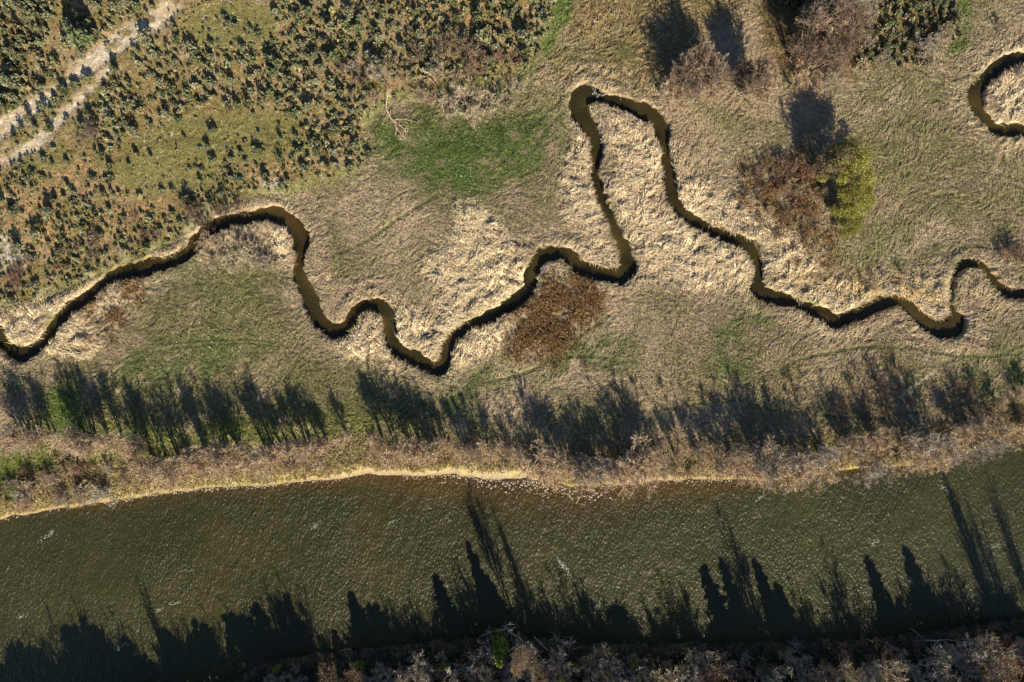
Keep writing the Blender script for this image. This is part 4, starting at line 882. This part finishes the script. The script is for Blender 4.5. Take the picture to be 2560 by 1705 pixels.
deadwood("fallen_tree", "pale tan fallen tree lying on the green grass edge with roots and branches", [
 ([(966,268,.8),(972,285,.6),(981,300,.5),(989,312,.5),(991,326,.5),(988,338,.3)], .24, .09), ([(966,268,.8),(970,250,1.4),(975,232,2.)], .12, .04), ([(989,314,.6),(1000,330,.5),(1012,350,.3)], .15, .05), ([(985,304,.6),(1000,314,.6),(1018,332,.3)], .12, .04), ([(992,320,.5),(1004,342,.4),(1000,352,.3)], .08, .03), ([(984,302,.6),(1010,300,.8),(1050,310,.3)], .1, .03)], base=(.50,.36,.26), twigs=12, seed=14)
deadwood("fallen_dead_tree", "fallen trunk with a ragged tan break among the scrub thicket", [([(1059,193,.6),(1070,196,.6),(1080,204,.5),(1091,215,.4)], .30, .16), ([(1068,184,.9),(1085,195,.7),(1092,206,.6)], .18, .1)], cat="log", base=(.45,.32,.22), twigs=4, seed=15)
deadwood("dead_tree", "broken grey dead branches in the middle of the straw coloured bushes", [([(1142,225,1.),(1140,240,1.4),(1138,262,.6)], .14, .06), ([(1140,240,1.4),(1130,215,2.4)], .09, .04), ([(1138,258,.8),(1118,268,.6)], .06, .03)], base=(.40,.36,.3), twigs=12, seed=16)
deadwood("dead_tree", "white bleached dead tree lying in the scrub at the left edge", [([(36,204,.6),(30,188,1.),(29,170,1.6)], .13, .05), ([(34,202,.7),(15,206,1.),(-4,203,1.2)], .1, .04), ([(32,195,.8),(18,190,1.4)], .06, .03)], base=(.6,.57,.52), twigs=8, seed=17)
deadwood("fallen_log", "thin pale log lying on the small moss clearing at the top", [([(583,46,.15),(596,49,.15),(608,52,.15)], .12, .07)], cat="log", base=(.5,.42,.33), seed=18)
deadwood("dead_tree", "pale dead branches at the bottom edge below bright green bush", [([(1240,1706,1.),(1262,1698,1.6),(1280,1697,1.8)], .12, .05), ([(1290,1706,1.),(1292,1697,1.6),(1310,1704,1.4)], .1, .05)], base=(.5,.42,.34), twigs=8, seed=19)
deadwood("dead_tree", "tangled pale dead branches at the bottom edge right of the middle", [([(1990,1700,1.2),(2005,1690,2.),(2030,1696,2.)], .12, .04), ([(2000,1680,1.8),(2022,1676,2.4)], .07, .03)], base=(.45,.40,.34), twigs=14, seed=20)

# ================================================================== stones along the waterline
st = random.Random(9); stones = []
def stone_mesh(seed):
    rng = np.random.default_rng(seed); me = bpy.data.meshes.new("tmp"); import bmesh
    bm = bmesh.new(); bmesh.ops.create_icosphere(bm, subdivisions=1, radius=1)
    for v in bm.verts: v.co *= rng.uniform(.75, 1.15)
    for v in bm.verts: v.co.z *= .6
    V = np.array([v.co[:] for v in bm.verts]); bm.verts.index_update(); F = np.array([[v.index for v in f.verts] for f in bm.faces]); bm.free(); bpy.data.meshes.remove(me)
    return V, F, vary((.40,.33,.27), len(V), rng, .15)
SM = [stone_mesh(i) for i in range(6)]; SMe = [mesh_from("river_stone", v, None, f, cols=c_, mat=M_stone) for v, f, c_ in SM]
cand = []
for k in range(240):
    px = st.gauss(1330, 95) if k % 3 else st.gauss(1430, 60); d = abs(st.gauss(0, 1)) * 12 + 3
    if 1100 < px < 1560: cand.append((px, bank_y(px) + d * (1 + (px - 1200) / 400.), st.uniform(.14, .34)))
for k in range(420):
    px = st.choice([st.uniform(0, 900), st.uniform(300, 760), st.uniform(1500, 1850), st.uniform(1000, 1250)]); cand.append((px, bank_y(px) + abs(st.gauss(0, 3.5)) - 1, st.uniform(.10, .26)))
cand.sort(key=lambda s: -s[2]); parts = []
for i, (px, py, r) in enumerate(cand):
    x, y = W(px, py); z = WR + r * .1
    if i < 230:
        o = obj("river_stone", SMe[i % 6]); o.location = (x, y, z); o.scale = (r, r * st.uniform(.6, 1), r); o.rotation_euler = (0, 0, st.uniform(0, 6))
        where_ = "in the shallows of the stony riffle" if 1200 < px < 1560 and py > bank_y(px) + 4 else "at the north waterline of the river"
        tag(o, f"pale wet stone {where_}, {where(x, y, z)}", "stone", "stones along the north waterline")
    else:
        v, f, c_ = SM[i % 6]; parts.append((v * r + [x, y, z], f, c_))
v, f, c_ = join(parts); tag(obj("waterline_pebbles", mesh_from("waterline_pebbles", v, None, f, cols=c_, mat=M_stone)), "small pebbles along the north waterline of the river", "pebbles", None, "stuff")
# stones on the gravel strips and the mossy clearing
parts = []; rg = np.random.default_rng(77); n = 0
xs = rg.uniform(-130, 10, 60000); ys = rg.uniform(10, 90, 60000)
ok = (rg.random(60000) < np.clip(samp(z_gravel, xs, ys) * .5 + samp(z_moss, xs, ys) * .035 + samp(z_white, xs, ys) * .6, 0, 1))
for x, y in list(zip(xs[ok], ys[ok]))[:5200]:
    v, f, c_ = SM[n % 6]; r = rg.uniform(.05, .16); n += 1; k = rg.uniform(.7, 1.8); parts.append((v * r + [x, y, zat(x, y) + .04], f, np.clip(c_ * k * [1, 1.05, 1.15], 0, .8)))
v, f, c_ = join(parts); tag(obj("gravel_stones", mesh_from("gravel_stones", v, None, f, cols=c_, mat=M_stone)), "pale stones strewn on the gravel strips and mossy clearing", "stones", None, "stuff")
# foam where the current breaks
parts = []; rg = np.random.default_rng(5)
for px, py, n, sx, sy, ang in [(1410,1420,70,1.4,.5,-.9),(785,1318,30,1.0,.5,.6),(105,1345,36,1.6,.5,.7),(980,1308,22,1.3,.3,.4),(1495,1525,40,1.0,.5,1.2),(1910,1245,26,1.0,.5,.7),(385,1532,22,.8,.4,.3),(425,1515,18,.9,.3,.2),(300,1620,26,1.0,.5,.5),(2370,1225,26,1.0,.4,-.8),(1070,1275,8,.6,.3,0),(48,1545,16,.8,.3,.4),(2200,1360,22,1.2,.5,.3),(2505,1370,24,1.0,.6,.2)]:
    x, y = W(px, py); a = rg.normal(0, sx, n); b = rg.normal(0, sy, n) * .6; ca, sa = math.cos(ang), math.sin(ang)
    P_ = np.column_stack([x + a * ca - b * sa, y + a * sa + b * ca, np.full(n, WR + .05)]); t = rg.normal(ang, .4, n); L = rg.uniform(.06, .28, n)[:, None]
    u = np.column_stack([np.cos(t), np.sin(t), np.zeros(n)]) * L; w = np.column_stack([-np.sin(t), np.cos(t), np.zeros(n)]) * .03
    parts.append(quads(P_, u, w, vary((.62,.66,.60), n, rg, .1)))
v, f, c_ = join(parts); tag(obj("river_foam", mesh_from("river_foam", v, f, cols=c_, mat=M_foam)), "small streaks of white foam on the river", "foam", None, "stuff")
# grey scum patch at the head of the long creek loop
rg = np.random.default_rng(6); n = 260; a = rg.normal(0, .8, n); b = rg.normal(0, .6, n); x, y = W(1503, 222)
P_ = np.column_stack([x + a, y + b, np.full(n, -1.16)]); u = nrm(np.column_stack([rg.normal(size=n), rg.normal(size=n), np.zeros(n)])) * .2; w = np.column_stack([-u[:, 1], u[:, 0], np.zeros(n)]) * .7
v, f, c_ = quads(P_, u, w, vary((.42,.40,.40), n, rg, .2))
tag(obj("creek_scum", mesh_from("creek_scum", v, f, cols=c_, mat=M_foam)), "grey floating scum at the top of the long creek loop", "scum", None, "stuff")
